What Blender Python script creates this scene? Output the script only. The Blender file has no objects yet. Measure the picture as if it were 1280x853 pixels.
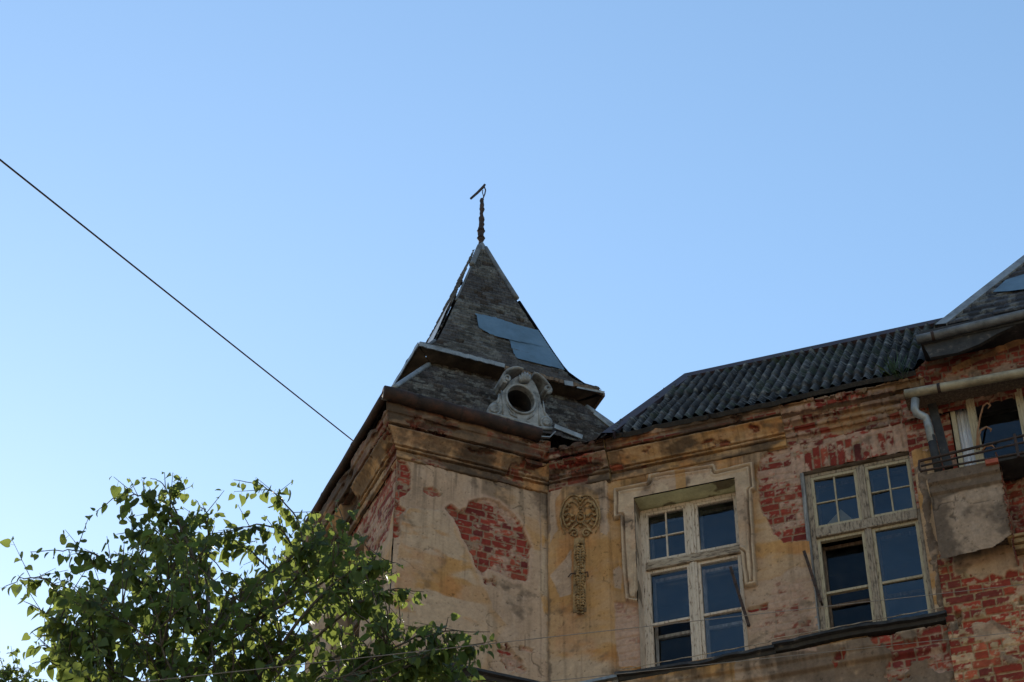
import bpy, math, random
import numpy as np
from mathutils import Matrix, Vector
random.seed(7)
R = math.radians
scene = bpy.context.scene
col = scene.collection

# ------------------------------------------------------------------ camera
F_PX, PITCH, ROLL = 2700.0, 0.722072, 0.0081537
CAM = np.array([0, 0, 1.6])
FW = np.array([0, math.cos(PITCH), math.sin(PITCH)])
_rt = np.array([1.0, 0, 0]); _up = np.cross(_rt, FW)
RT = _rt*math.cos(ROLL)+_up*math.sin(ROLL)
UP = -_rt*math.sin(ROLL)+_up*math.cos(ROLL)
cd = bpy.data.cameras.new("camera"); cam = bpy.data.objects.new("camera", cd); col.objects.link(cam)
cam.matrix_world = Matrix(((RT[0], UP[0], -FW[0], CAM[0]), (RT[1], UP[1], -FW[1], CAM[1]),
                           (RT[2], UP[2], -FW[2], CAM[2]), (0, 0, 0, 1)))
cd.sensor_width = 36; cd.lens = F_PX/1280*36; cd.clip_end = 4000; cd.clip_start = 0.1
scene.camera = cam

# ------------------------------------------------------------------ light
SUN_AZ, SUN_EL = -21.0, 21.0
world = bpy.data.worlds.new("World"); scene.world = world; world.use_nodes = True
wn = world.node_tree.nodes; wl = world.node_tree.links
bg = wn["Background"]
sky = wn.new("ShaderNodeTexSky"); sky.sky_type = 'NISHITA'; sky.sun_disc = False
sky.sun_elevation = R(SUN_EL); sky.sun_rotation = R(SUN_AZ % 360)
sky.air_density = 1.6; sky.dust_density = 0.3; sky.ozone_density = 3.7; sky.altitude = 200
wl.new(sky.outputs[0], bg.inputs[0]); bg.inputs[1].default_value = 0.11
sd_ = bpy.data.lights.new("sun", 'SUN'); sd_.energy = 4.0; sd_.angle = R(0.5); sd_.color = (1, .93, .82)
sun = bpy.data.objects.new("sun", sd_); col.objects.link(sun)
sdir = Vector((math.sin(R(SUN_AZ))*math.cos(R(SUN_EL)), math.cos(R(SUN_AZ))*math.cos(R(SUN_EL)), math.sin(R(SUN_EL))))
sun.rotation_euler = sdir.to_track_quat('Z', 'Y').to_euler(); sun.location = (0, 0, 60)
vs = scene.view_settings
vs.view_transform = 'Standard'; vs.look = 'None'; vs.gamma = 1; vs.use_curve_mapping = False; vs.exposure = 1.08
scene.render.engine = 'CYCLES'
scene.cycles.max_bounces = 8; scene.cycles.transparent_max_bounces = 12

# ------------------------------------------------------------------ frames of the building
def az(a): a = R(a); return np.array([math.sin(a), math.cos(a), 0])
DM, DF, DL = az(109.4), az(69.2), az(-22.9)
NM = np.array([DM[1], -DM[0], 0]); NF = np.array([DF[1], -DF[0], 0]); NL = np.array([-DL[1], DL[0], 0])
C1 = np.array([0.47708526, 20.95977579, 0]); C0 = np.array([-1.3340002, 20.27180896, 0])
Z = np.array([0, 0, 1.0])
def ray(x, y):
    d = FW*F_PX+RT*(x-640)-UP*(y-426.5); return d/np.linalg.norm(d)
def on(face, px, py, off=0.0):
    """wall coordinates (u,z) of a point of the facade seen at px,py"""
    P0, d, n = FACE[face]
    r = ray(px, py); t = ((P0-CAM)@n+off)/(r@n); q = CAM+r*t-P0
    return float(q@d), float(q[2])
FACE = {'M': (C1, DM, NM), 'F': (C0, DF, NF), 'L': (C0, DL, NL)}
def W(face, u, z, off=0.0):
    P0, d, n = FACE[face]; return P0+d*u+n*off+Z*z
def poly(face, pts, ox=0, oy=0, s=1.0, off=0.0):
    return np.array([on(face, ox+x/s, oy+y/s, off) for x, y in pts])

# ------------------------------------------------------------------ numpy noise
def _h(ix, iy, seed):
    x = (ix.astype(np.int64)*374761393+iy.astype(np.int64)*668265263+seed*1442695041) & 0xffffffff
    x = ((x ^ (x >> 13))*1274126177) & 0xffffffff
    x = x ^ (x >> 16)
    return (x & 0xffffff)/float(0xffffff)
def vn(x, y, seed=0):
    ix = np.floor(x); iy = np.floor(y); fx = x-ix; fy = y-iy
    fx = fx*fx*(3-2*fx); fy = fy*fy*(3-2*fy)
    a = _h(ix, iy, seed); b = _h(ix+1, iy, seed); c = _h(ix, iy+1, seed); d = _h(ix+1, iy+1, seed)
    return (a*(1-fx)+b*fx)*(1-fy)+(c*(1-fx)+d*fx)*fy
def fbm(x, y, seed=0, o=4):
    s = 0; a = .5; t = 0; x, y = x*.924-y*.383, x*.383+y*.924
    for i in range(o):
        s = s+a*vn(x, y, seed+i*17); t += a; a *= .55; x, y = (x*.80-y*.60)*2.03+3.1, (x*.60+y*.80)*2.03+1.7
    return s/t
def ss(a, b, x):
    t = np.clip((x-a)/(b-a), 0, 1); return t*t*(3-2*t)
def mix(a, b, m): return a*(1-m[..., None])+b*m[..., None]
def C(*c): return np.array(c, float)
def sdf(u, z, P):
    d = np.full(u.shape, 1e9); ins = np.zeros(u.shape, bool); n = len(P)
    for i in range(n):
        a = P[i]; b = P[(i+1) % n]; e = b-a; L2 = e@e+1e-12
        wx = u-a[0]; wy = z-a[1]; t = np.clip((wx*e[0]+wy*e[1])/L2, 0, 1)
        d = np.minimum(d, (wx-e[0]*t)**2+(wy-e[1]*t)**2)
        c = ((a[1] > z) != (b[1] > z))
        with np.errstate(divide='ignore', invalid='ignore'):
            xi = a[0]+(z-a[1])/(b[1]-a[1]+1e-12)*e[0]
        ins ^= c & (u < xi)
    d = np.sqrt(d); return np.where(ins, -d, d)
def pm(u, z, P, amp=.03, sc=9., seed=0, e=.006):
    return ss(e, -e, sdf(u, z, P)+amp*2*(fbm(u*sc, z*sc, seed, 5)-.5))

# ------------------------------------------------------------------ bricks and plaster
REDS = np.array([(.25, .040, .026), (.30, .058, .034), (.20, .034, .026), (.33, .085, .05), (.27, .048, .032), (.16, .035, .03)])
MORT = C(.30, .235, .175)
TINT = C(1.0, .885, .785)
COAT = C(.355, .262, .195); OCHRE = C(.375, .218, .090)
def brick(u, z, seed=0, H=.1, L=.275, dark=0., wash=0., soot=0., rough=1.0):
    z = z+.006*(fbm(u*2, z*2, seed+5, 2)-.5); row = np.floor(z/H); fz = z/H-row
    rs = _h(row, row*0+3, seed)
    uu = u/L+rs*3; cell = np.floor(uu); fu = uu-cell
    split = _h(cell, row, seed+1) < .42                       # a pair of headers instead of a stretcher
    half = split & (fu > .5)
    w = np.where(split, .5, 1.); fl = np.where(split, (fu % .5)/.5, fu)
    idh = _h(cell*2+half, row, seed+2); id2 = _h(cell*2+half, row, seed+3)
    du = np.minimum(fl, 1-fl)*w*L; dz = np.minimum(fz, 1-fz)*H
    jag = .011*(fbm(u*30, z*30, seed+9, 3)-.5)
    edge = np.minimum(du, dz)+jag*rough
    m = ss(.004, .011, edge)
    c = REDS[(idh*5.999).astype(int)]
    n = fbm(u*22, z*22, seed+11, 4)
    c = c*C(.80, .72, .75)*(0.66+.6*n)[..., None]*(.75+.5*id2)[..., None]
    mort = MORT*.85*(.6+.7*fbm(u*12, z*12, seed+12, 4))[..., None]
    smear = ss(.60, .68, fbm(u*15, z*19, seed+13, 5)+.16*(id2-.5))*.85
    cc = mix(mort, c, m); cc = mix(cc, mort*1.05, smear*m*(1-dark*.5))
    if np.any(wash):
        wm = ss(.62-.36*wash, .69-.36*wash, .5*fbm(u*17, z*26, seed+21, 5)+.5*fbm(u*4, z*5, seed+22, 3)+.22*(id2-.5))
        cc = mix(cc, C(.35, .25, .20)*(.62+.75*n)[..., None], wm*(.62+.3*m))
    if np.any(soot): cc = cc*(1-.75*ss(.35, .7, fbm(u*3, z*3, seed+31, 4)+soot-.5))[..., None]
    D = -.014*(1-m)+.010*(id2-.5)+.006*(n-.5)+.008*smear
    lost = (_h(cell*2+half, row, seed+40) > .965) & (m > .5)
    D = np.where(lost, D-.03, D)
    return cc*(1-.5*dark), D
def plaster(u, z, seed, ochre, fade, soot=0.):
    """grey-pink render under a coat of ochre paint; ochre 0..1 = paint still there, fade = washed out"""
    a = fbm(u*2.2, z*2.2, seed, 5); b = fbm(u*14, z*14, seed+3, 5); s = fbm(u*9, z*.9, seed+5, 4)
    coat = COAT*(.72+.35*a+.28*b)[..., None]
    coat = mix(coat, C(.40, .31, .245)*(.85+.3*b)[..., None], ss(.52, .62, fbm(u*5, z*5, seed+8, 5))*.6)
    och = OCHRE*(.70+.35*a+.25*s)[..., None]
    och = mix(och, C(.36, .17, .065)*(.7+.6*b)[..., None], ss(.50, .66, fbm(u*4, z*2.4, seed+12, 5))*.65)
    fz = fbm(u*1.5, z*4., seed+14, 5); och = mix(och, C(.395, .305, .225)*(.8+.4*b)[..., None], np.clip(fade*ss(.36, .58, fz), 0, 1))
    run = ss(.56, .70, fbm(u*16, z*.7, seed+17, 4)); och = och*(1-.22*run)[..., None]; coat = coat*(1-.12*run)[..., None]
    c = mix(coat, och, ochre)
    grime = ss(.50, .70, .6*fbm(u*2.6, z*2.6, seed+20, 5)+.4*fbm(u*9, z*9, seed+24, 4)+soot)
    c = mix(c, C(.085, .062, .048)*(.6+.8*b)[..., None], grime*.75)
    r = np.abs(fbm(u*1.7, z*1.7, seed+30, 3)-.5); cr = ss(.0055, .002, r)*ss(.45, .6, fbm(u*.9, z*.9, seed+33, 2))
    c = c*(1-.55*cr)[..., None]
    pit = ss(.74, .8, fbm(u*26, z*26, seed+36, 3)); c = c*(1-.4*pit)[..., None]
    D = .003*(b-.5)*2+.014*(a-.5)+.008*ochre-.006*cr-.006*pit
    return c, D

# ------------------------------------------------------------------ materials
def mat(name): m = bpy.data.materials.new(name); m.use_nodes = True; return m, m.node_tree.nodes, m.node_tree.links
def attr_mat(name, rough=.92, bump=.35, bscale=60., var=.35, spec=.25, metal=0.):
    m, N, Lk = mat(name); p = N["Principled BSDF"]
    a = N.new("ShaderNodeAttribute"); a.attribute_name = "Col"
    tc = N.new("ShaderNodeTexCoord"); n = N.new("ShaderNodeTexNoise"); n.inputs["Scale"].default_value = bscale
    n.inputs["Detail"].default_value = 6; n.inputs["Roughness"].default_value = .7
    Lk.new(tc.outputs["Object"], n.inputs["Vector"])
    mr = N.new("ShaderNodeMapRange"); mr.inputs[1].default_value = .3; mr.inputs[2].default_value = .7
    mr.inputs[3].default_value = 1-var; mr.inputs[4].default_value = 1+var; Lk.new(n.outputs[0], mr.inputs[0])
    mx = N.new("ShaderNodeMix"); mx.data_type = 'RGBA'; mx.blend_type = 'MULTIPLY'; mx.inputs[0].default_value = 1
    Lk.new(a.outputs["Color"], mx.inputs[6]); Lk.new(mr.outputs[0], mx.inputs[7]); Lk.new(mx.outputs[2], p.inputs["Base Color"])
    b = N.new("ShaderNodeBump"); b.inputs["Strength"].default_value = bump; b.inputs["Distance"].default_value = .01
    Lk.new(n.outputs[0], b.inputs["Height"]); Lk.new(b.outputs[0], p.inputs["Normal"])
    p.inputs["Roughness"].default_value = rough; p.inputs["Specular IOR Level"].default_value = spec; p.inputs["Metallic"].default_value = metal
    return m
def noise_mat(name, stops, scale=8., stretch=(1, 1, 1), rough=.8, bump=.3, spec=.3, metal=0., detail=8, bdist=.01, trans=None):
    m, N, Lk = mat(name); p = N["Principled BSDF"]
    tc = N.new("ShaderNodeTexCoord"); mp = N.new("ShaderNodeMapping"); mp.inputs["Scale"].default_value = stretch
    Lk.new(tc.outputs["Object"], mp.inputs[0])
    n = N.new("ShaderNodeTexNoise"); n.inputs["Scale"].default_value = scale; n.inputs["Detail"].default_value = detail; n.inputs["Roughness"].default_value = .68
    Lk.new(mp.outputs[0], n.inputs["Vector"])
    r = N.new("ShaderNodeValToRGB"); Lk.new(n.outputs[0], r.inputs[0])
    while len(r.color_ramp.elements) < len(stops): r.color_ramp.elements.new(.5)
    for e, (q, c) in zip(r.color_ramp.elements, stops): e.position = q; e.color = (*c, 1)
    Lk.new(r.outputs[0], p.inputs["Base Color"])
    b = N.new("ShaderNodeBump"); b.inputs["Strength"].default_value = bump; b.inputs["Distance"].default_value = bdist
    Lk.new(n.outputs[0], b.inputs["Height"]); Lk.new(b.outputs[0], p.inputs["Normal"])
    p.inputs["Roughness"].default_value = rough; p.inputs["Specular IOR Level"].default_value = spec; p.inputs["Metallic"].default_value = metal
    return m
MT = {}
MT['wall'] = attr_mat('weathered masonry', bump=.28, bscale=30, var=.16)
MT['slate'] = attr_mat('slate', rough=.9, bump=.7, bscale=45, spec=.12, var=.5)
MT['fibre'] = attr_mat('corrugated fibre cement', rough=.95, bump=.5, bscale=40, var=.5, spec=.08)
WV = (9, 9, 1.9)
MT['paint_a'] = noise_mat('peeling pale paint', [(.32, (.085, .06, .045)), (.39, (.20, .145, .105)), (.44, (.46, .365, .285)), (.75, (.58, .475, .38))], 5.5, WV, .75, .3)
MT['paint_h'] = noise_mat('peeling pale paint on a rail', [(.36, (.085, .06, .042)), (.46, (.18, .13, .09)), (.51, (.32, .245, .175)), (.75, (.43, .34, .255))], 4.5, (2, 2, 12), .75, .5)
MT['paint_y'] = noise_mat('yellowed paint', [(.32, (.08, .055, .035)), (.38, (.17, .125, .08)), (.43, (.31, .245, .16)), (.75, (.40, .33, .225))], 5.5, WV, .75, .3)
MT['wood_g'] = noise_mat('grey bare wood', [(.3, (.07, .06, .055)), (.5, (.17, .16, .155)), (.75, (.33, .32, .31))], 3, WV, .85, .6)
MT['wood_b'] = noise_mat('brown rotten wood', [(.3, (.045, .03, .022)), (.55, (.14, .095, .065)), (.75, (.30, .22, .16))], 4, WV, .85, .6)
MT['iron'] = noise_mat('rusty iron', [(.35, (.018, .014, .014)), (.6, (.055, .03, .022)), (.8, (.12, .05, .025))], 14, (1, 1, 1), .75, .5)
MT['gutter'] = noise_mat('rusted gutter', [(.3, (.014, .011, .011)), (.5, (.035, .021, .017)), (.72, (.085, .035, .022))], 5, (1, 1, 1), .75, .3, .2)
MT['zinc'] = noise_mat('weathered zinc', [(.3, (.12, .12, .12)), (.55, (.24, .25, .26)), (.8, (.36, .38, .40))], 6, (1, 1, 1), .5, .2, .5, .35)
MT['zinc_d'] = noise_mat('dull zinc', [(.3, (.06, .06, .06)), (.55, (.13, .13, .135)), (.8, (.22, .225, .23))], 6, (1, 1, 1), .6, .2, .4, .2)
MT['paint_c'] = noise_mat('worn beige paint', [(.34, (.06, .043, .032)), (.42, (.13, .095, .068)), (.48, (.24, .182, .13)), (.78, (.36, .285, .215))], 5.5, WV, .8, .6)
MT['soffit'] = noise_mat('dark soffit boards', [(.3, (.03, .025, .022)), (.55, (.07, .055, .042)), (.8, (.17, .13, .09))], 4, (1, 1, 1), .9, .4, .1)
MT['zinc_b'] = noise_mat('bluish sheet patch', [(.3, (.07, .115, .16)), (.55, (.10, .165, .235)), (.8, (.15, .21, .27))], 3, (1, 1, 1), .6, .3, .3, .1)
MT['pipe'] = noise_mat('pale enamelled gutter', [(.3, (.12, .09, .055)), (.55, (.29, .24, .16)), (.8, (.40, .34, .25))], 6, (1, 1, 1), .5, .2, .4)
MT['orn'] = noise_mat('cast zinc ornament', [(.32, (.07, .068, .065)), (.5, (.21, .208, .205)), (.78, (.36, .355, .35))], 7, (1, 1, 1), .7, .4, .4)
MT['orn_y'] = noise_mat('painted stucco ornament', [(.34, (.10, .065, .036)), (.48, (.24, .15, .07)), (.68, (.40, .25, .12))], 9, (1, 1, 1), .9, .5, .2)
MT['orn_d'] = noise_mat('groove-shaded stucco', [(.32, (.05, .034, .022)), (.5, (.13, .085, .042)), (.72, (.27, .18, .09))], 11, (1, 1, 1), .9, .5, .2)
MT['ridge'] = noise_mat('dark ridge metal', [(.3, (.020, .014, .018)), (.7, (.055, .032, .035))], 6, (1, 1, 1), .6, .2, .3)
MT['flash'] = noise_mat('dark tar flashing', [(.3, (.012, .012, .014)), (.6, (.035, .032, .032)), (.8, (.16, .13, .11))], 9, (1, 1, 1), .7, .5, .3)
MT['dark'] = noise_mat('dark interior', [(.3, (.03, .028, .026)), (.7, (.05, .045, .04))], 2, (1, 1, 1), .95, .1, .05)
MT['curtain'] = noise_mat('white curtain', [(.3, (.55, .5, .5)), (.7, (.82, .78, .8))], 6, (9, 9, .6), .9, .4, .1)
MT['paving'] = noise_mat('pale worn paving', [(.3, (.22, .19, .15)), (.7, (.36, .31, .25))], 3, (1, 1, 1), .9, .3, .2)
MT['asphalt'] = noise_mat('asphalt', [(.3, (.04, .04, .04)), (.7, (.07, .068, .064))], 4, (1, 1, 1), .9, .3, .2)
MT['kerb'] = noise_mat('granite kerb', [(.3, (.22, .21, .2)), (.7, (.36, .34, .32))], 6, (1, 1, 1), .85, .3, .2)
MT['earth'] = noise_mat('dry ground', [(.3, (.09, .085, .045)), (.7, (.20, .16, .10))], 1.5, (1, 1, 1), .95, .3, .1)
MT['bark'] = noise_mat('bark', [(.3, (.035, .028, .022)), (.7, (.12, .095, .07))], 8, (3, 3, .6), .9, .6, .2)
MT['wire'] = noise_mat('wire insulation', [(.3, (.02, .017, .015)), (.7, (.035, .03, .028))], 5, (1, 1, 1), .9, .1, .1)
MT['wire_p'] = noise_mat('bare pale wire', [(.3, (.15, .115, .09)), (.7, (.26, .21, .17))], 5, (1, 1, 1), .8, .1, .2)
MT['stem'] = noise_mat('dry stem', [(.3, (.16, .075, .04)), (.7, (.30, .15, .08))], 9, (1, 1, 1), .8, .2, .2)
MT['weed'] = noise_mat('weed leaves', [(.3, (.02, .035, .012)), (.7, (.045, .075, .022))], 5, (1, 1, 1), .7, .1, .3)
MT['render_o'] = noise_mat('cream render', [(.3, (.42, .34, .22)), (.7, (.58, .48, .33))], .8, (1, 1, 1), .9, .2, .2)
MT['tiles_o'] = noise_mat('red roof tiles', [(.3, (.16, .05, .03)), (.7, (.28, .10, .06))], 3, (1, 1, 8), .85, .4, .2)
def glass_mat(name, ior=1.75, tint=(.5, .55, .6)):
    m, N, Lk = mat(name); N.remove(N["Principled BSDF"])
    o = N["Material Output"]; t = N.new("ShaderNodeBsdfTransparent"); t.inputs[0].default_value = (*tint, 1)
    g = N.new("ShaderNodeBsdfGlossy"); g.inputs["Roughness"].default_value = .02; g.inputs[0].default_value = (.78, .90, 1, 1)
    f = N.new("ShaderNodeFresnel"); f.inputs[0].default_value = ior
    x = N.new("ShaderNodeMixShader"); Lk.new(f.outputs[0], x.inputs[0]); Lk.new(t.outputs[0], x.inputs[1]); Lk.new(g.outputs[0], x.inputs[2])
    tc = N.new("ShaderNodeTexCoord"); n = N.new("ShaderNodeTexNoise"); n.inputs["Scale"].default_value = 2.5; n.inputs["Detail"].default_value = 1
    b = N.new("ShaderNodeBump"); b.inputs["Strength"].default_value = .16; b.inputs["Distance"].default_value = .05
    Lk.new(tc.outputs["Object"], n.inputs["Vector"]); Lk.new(n.outputs[0], b.inputs["Height"]); Lk.new(b.outputs[0], g.inputs["Normal"])
    # dust and old putty smears on the pane
    d = N.new("ShaderNodeBsdfDiffuse"); d.inputs[0].default_value = (.30, .28, .25, 1)
    n2 = N.new("ShaderNodeTexNoise"); n2.inputs["Scale"].default_value = 9; n2.inputs["Detail"].default_value = 8
    Lk.new(tc.outputs["Object"], n2.inputs["Vector"])
    mr = N.new("ShaderNodeMapRange"); mr.inputs[1].default_value = .45; mr.inputs[2].default_value = .9; mr.inputs[3].default_value = .0; mr.inputs[4].default_value = .06
    Lk.new(n2.outputs[0], mr.inputs[0])
    y = N.new("ShaderNodeMixShader"); Lk.new(mr.outputs[0], y.inputs[0]); Lk.new(x.outputs[0], y.inputs[1]); Lk.new(d.outputs[0], y.inputs[2])
    Lk.new(y.outputs[0], o.inputs[0]); return m
MT['glass'] = glass_mat('old window glass', 1.66)
MT['glass_d'] = glass_mat('door glass', 1.5, (.86, .88, .88))
MT['glass_i'] = glass_mat('inner window glass', 1.33)
def leaf_mat(name, c1, c2, tr):
    m, N, Lk = mat(name); p = N["Principled BSDF"]; o = N["Material Output"]
    a = N.new("ShaderNodeAttribute"); a.attribute_name = "Col"
    r = N.new("ShaderNodeValToRGB"); r.color_ramp.elements[0].color = (*c1, 1); r.color_ramp.elements[1].color = (*c2, 1)
    Lk.new(a.outputs["Fac"], r.inputs[0]); Lk.new(r.outputs[0], p.inputs["Base Color"]); p.inputs["Roughness"].default_value = .55; p.inputs["Specular IOR Level"].default_value = .22
    t = N.new("ShaderNodeBsdfTranslucent"); t.inputs[0].default_value = (*tr, 1)
    x = N.new("ShaderNodeMixShader"); x.inputs[0].default_value = .40
    Lk.new(p.outputs[0], x.inputs[1]); Lk.new(t.outputs[0], x.inputs[2]); Lk.new(x.outputs[0], o.inputs[0]); return m
MT['leaf'] = leaf_mat('linden leaf', (.012, .022, .007), (.045, .070, .016), (.24, .29, .06))

# ------------------------------------------------------------------ object helpers
def tag(o, label=None, cat=None, group=None, kind=None):
    if label: o['label'] = label
    if cat: o['category'] = cat
    if group: o['group'] = group
    if kind: o['kind'] = kind
    return o
def empty(name, loc):
    o = bpy.data.objects.new(name, None); col.objects.link(o); o.location = loc; o.empty_display_size = .3; return o
def link(name, me, m, parent=None, smooth=False):
    me.materials.append(m); o = bpy.data.objects.new(name, me); col.objects.link(o)
    if smooth: me.polygons.foreach_set('use_smooth', [True]*len(me.polygons))
    if parent is not None:
        o.parent = parent; o.matrix_parent_inverse = parent_inv(parent)
    return o
def parent_inv(p): return Matrix.Translation(p.location).inverted()
class MB:
    """collects faces in world coordinates"""
    def __init__(s): s.v = []; s.f = []
    def add(s, vs, fs):
        b = len(s.v); s.v += [tuple(map(float, q)) for q in vs]; s.f += [tuple(b+i for i in f) for f in fs]; return s
    def box(s, fr, u0, u1, z0, z1, o0, o1):
        p = [W(fr, u, z, o) for o in (o0, o1) for z in (z0, z1) for u in (u0, u1)]
        return s.add(p, [(0, 1, 3, 2), (4, 6, 7, 5), (0, 4, 5, 1), (2, 3, 7, 6), (0, 2, 6, 4), (1, 5, 7, 3)])
    def bar(s, a, b, w, h, up=(0, 0, 1)):
        a = np.array(a, float); b = np.array(b, float); d = b-a; d /= np.linalg.norm(d)
        x = np.cross(d, np.array(up, float)); x /= np.linalg.norm(x); y = np.cross(x, d)
        p = [q+x*sx*w/2+y*sy*h/2 for q in (a, b) for sx, sy in ((-1, -1), (1, -1), (1, 1), (-1, 1))]
        return s.add(p, [(0, 1, 2, 3), (7, 6, 5, 4), (0, 4, 5, 1), (1, 5, 6, 2), (2, 6, 7, 3), (3, 7, 4, 0)])
    def tube(s, pts, r, n=8, cap=True):
        pts = [np.array(p, float) for p in pts]; m = len(pts); rr = r if hasattr(r, '__len__') else [r]*m
        ref = None; vs = []
        for i, p in enumerate(pts):
            t = pts[min(i+1, m-1)]-pts[max(i-1, 0)]; t = t/(np.linalg.norm(t)+1e-9)
            if ref is None:
                ref = np.cross(t, [0, 0, 1.]) if abs(t[2]) < .9 else np.cross(t, [1., 0, 0])
            ref = ref-t*(ref@t); ref /= np.linalg.norm(ref); q = np.cross(t, ref)
            vs += [p+rr[i]*(ref*math.cos(2*math.pi*k/n)+q*math.sin(2*math.pi*k/n)) for k in range(n)]
        fs = [(i*n+k, i*n+(k+1) % n, (i+1)*n+(k+1) % n, (i+1)*n+k) for i in range(m-1) for k in range(n)]
        if cap: fs += [tuple(range(n))[::-1], tuple(range((m-1)*n, m*n))]
        return s.add(vs, fs)
    def prism(s, pts, n, depth):
        """closed outline (3D points, planar) extruded by depth along n"""
        k = len(pts); p = [np.array(q, float) for q in pts]; p2 = [q+np.array(n)*depth for q in p]
        return s.add(p+p2, [tuple(range(k))[::-1], tuple(range(k, 2*k))]+[(i, (i+1) % k, k+(i+1) % k, k+i) for i in range(k)])
    def build(s, name, m, parent=None, smooth=False, bevel=0):
        me = bpy.data.meshes.new(name); me.from_pydata(s.v, [], s.f); me.validate(); me.update()
        o = link(name, me, m, parent, smooth)
        if bevel:
            b = o.modifiers.new('b', 'BEVEL'); b.width = bevel; b.segments = 2; b.limit_method = 'ANGLE'
        return o
def sheet(name, P, colr, m, parent=None, keep=None, nrm=None):
    """grid of points P (a,b,3) with a colour per point -> one mesh"""
    a, b = P.shape[:2]; idx = np.arange(a*b).reshape(a, b)
    q = np.stack([idx[:-1, :-1], idx[1:, :-1], idx[1:, 1:], idx[:-1, 1:]], -1).reshape(-1, 4)
    if keep is not None: q = q[keep.reshape(-1)]
    if nrm is not None and len(q):
        p = P.reshape(-1, 3)[q[len(q)//2]]
        if np.cross(p[1]-p[0], p[3]-p[0])@nrm < 0: q = q[:, ::-1]
    if m is MT['wall']: colr = colr*TINT
    used = np.unique(q); rm = np.zeros(a*b, int); rm[used] = np.arange(len(used)); q = rm[q]
    V = P.reshape(-1, 3)[used]; CC = np.ones((len(used), 4)); CC[:, :3] = np.clip(colr.reshape(-1, 3)[used], .005, .9)
    me = bpy.data.meshes.new(name); me.vertices.add(len(V)); me.vertices.foreach_set('co', V.ravel())
    me.loops.add(q.size); me.loops.foreach_set('vertex_index', q.ravel().astype(np.int32))
    me.polygons.add(len(q)); me.polygons.foreach_set('loop_start', (np.arange(len(q))*4).astype(np.int32))
    me.polygons.foreach_set('loop_total', np.full(len(q), 4, np.int32)); me.update(calc_edges=True)
    ca = me.color_attributes.new('Col', 'FLOAT_COLOR', 'POINT'); ca.data.foreach_set('color', CC.ravel())
    return link(name, me, m, parent, True)
def grid(us, zs): return np.meshgrid(us, zs, indexing='ij')
def spaced(brk, step):
    out = []
    for a, b in zip(brk[:-1], brk[1:]):
        k = max(1, int(round((b-a)/step))); out.append(np.linspace(a, b, k, endpoint=False))
    return np.concatenate(out+[np.array([brk[-1]])])
def wallsheet(name, face, us, zs, fn, parent, holes=(), off=0.0, label=None):
    P0, d, n = FACE[face]; U_, Z_ = grid(us, zs); c, D = fn(U_, Z_)
    P = P0+U_[..., None]*d+Z_[..., None]*Z+(D+off)[..., None]*n
    cu = (us[:-1]+us[1:])/2; cz = (zs[:-1]+zs[1:])/2; CU, CZ = grid(cu, cz); keep = np.ones(CU.shape, bool)
    for a, b, e, f in holes: keep &= ~((CU > a) & (CU < b) & (CZ > e) & (CZ < f))
    o = sheet(name, P, c, MT['wall'], parent, keep, n)
    if label: o['label'] = label
    return o

# ------------------------------------------------------------------ ground and street (below the picture, but it lights the walls)
def flat(name, x0, x1, y0, y1, z, m, h=0.0):
    b = MB(); t = z+h
    if h == 0: b.add([(x0, y0, z), (x1, y0, z), (x1, y1, z), (x0, y1, z)], [(0, 1, 2, 3)])
    else:
        p = [(x, y, q) for q in (z, t) for x, y in ((x0, y0), (x1, y0), (x1, y1), (x0, y1))]
        b.add(p, [(0, 3, 2, 1), (4, 5, 6, 7), (0, 1, 5, 4), (1, 2, 6, 5), (2, 3, 7, 6), (3, 0, 4, 7)])
    o = b.build(name, m); o['kind'] = 'structure'; return o
flat('ground', -900, 900, -900, 900, -.004, MT['earth'])
flat('road', -200, 200, -7, 4, 0.0, MT['asphalt'])
flat('pavement', -200, 200, 4.2, 19, 0.0, MT['paving'], .12)
flat('kerb', -200, 200, 4.0, 4.2, 0.0, MT['kerb'], .13)
flat('pavement', -200, 200, -11, -7.2, 0.0, MT['paving'], .12)
flat('kerb', -200, 200, -7.2, -7.0, 0.0, MT['kerb'], .13)

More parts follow.
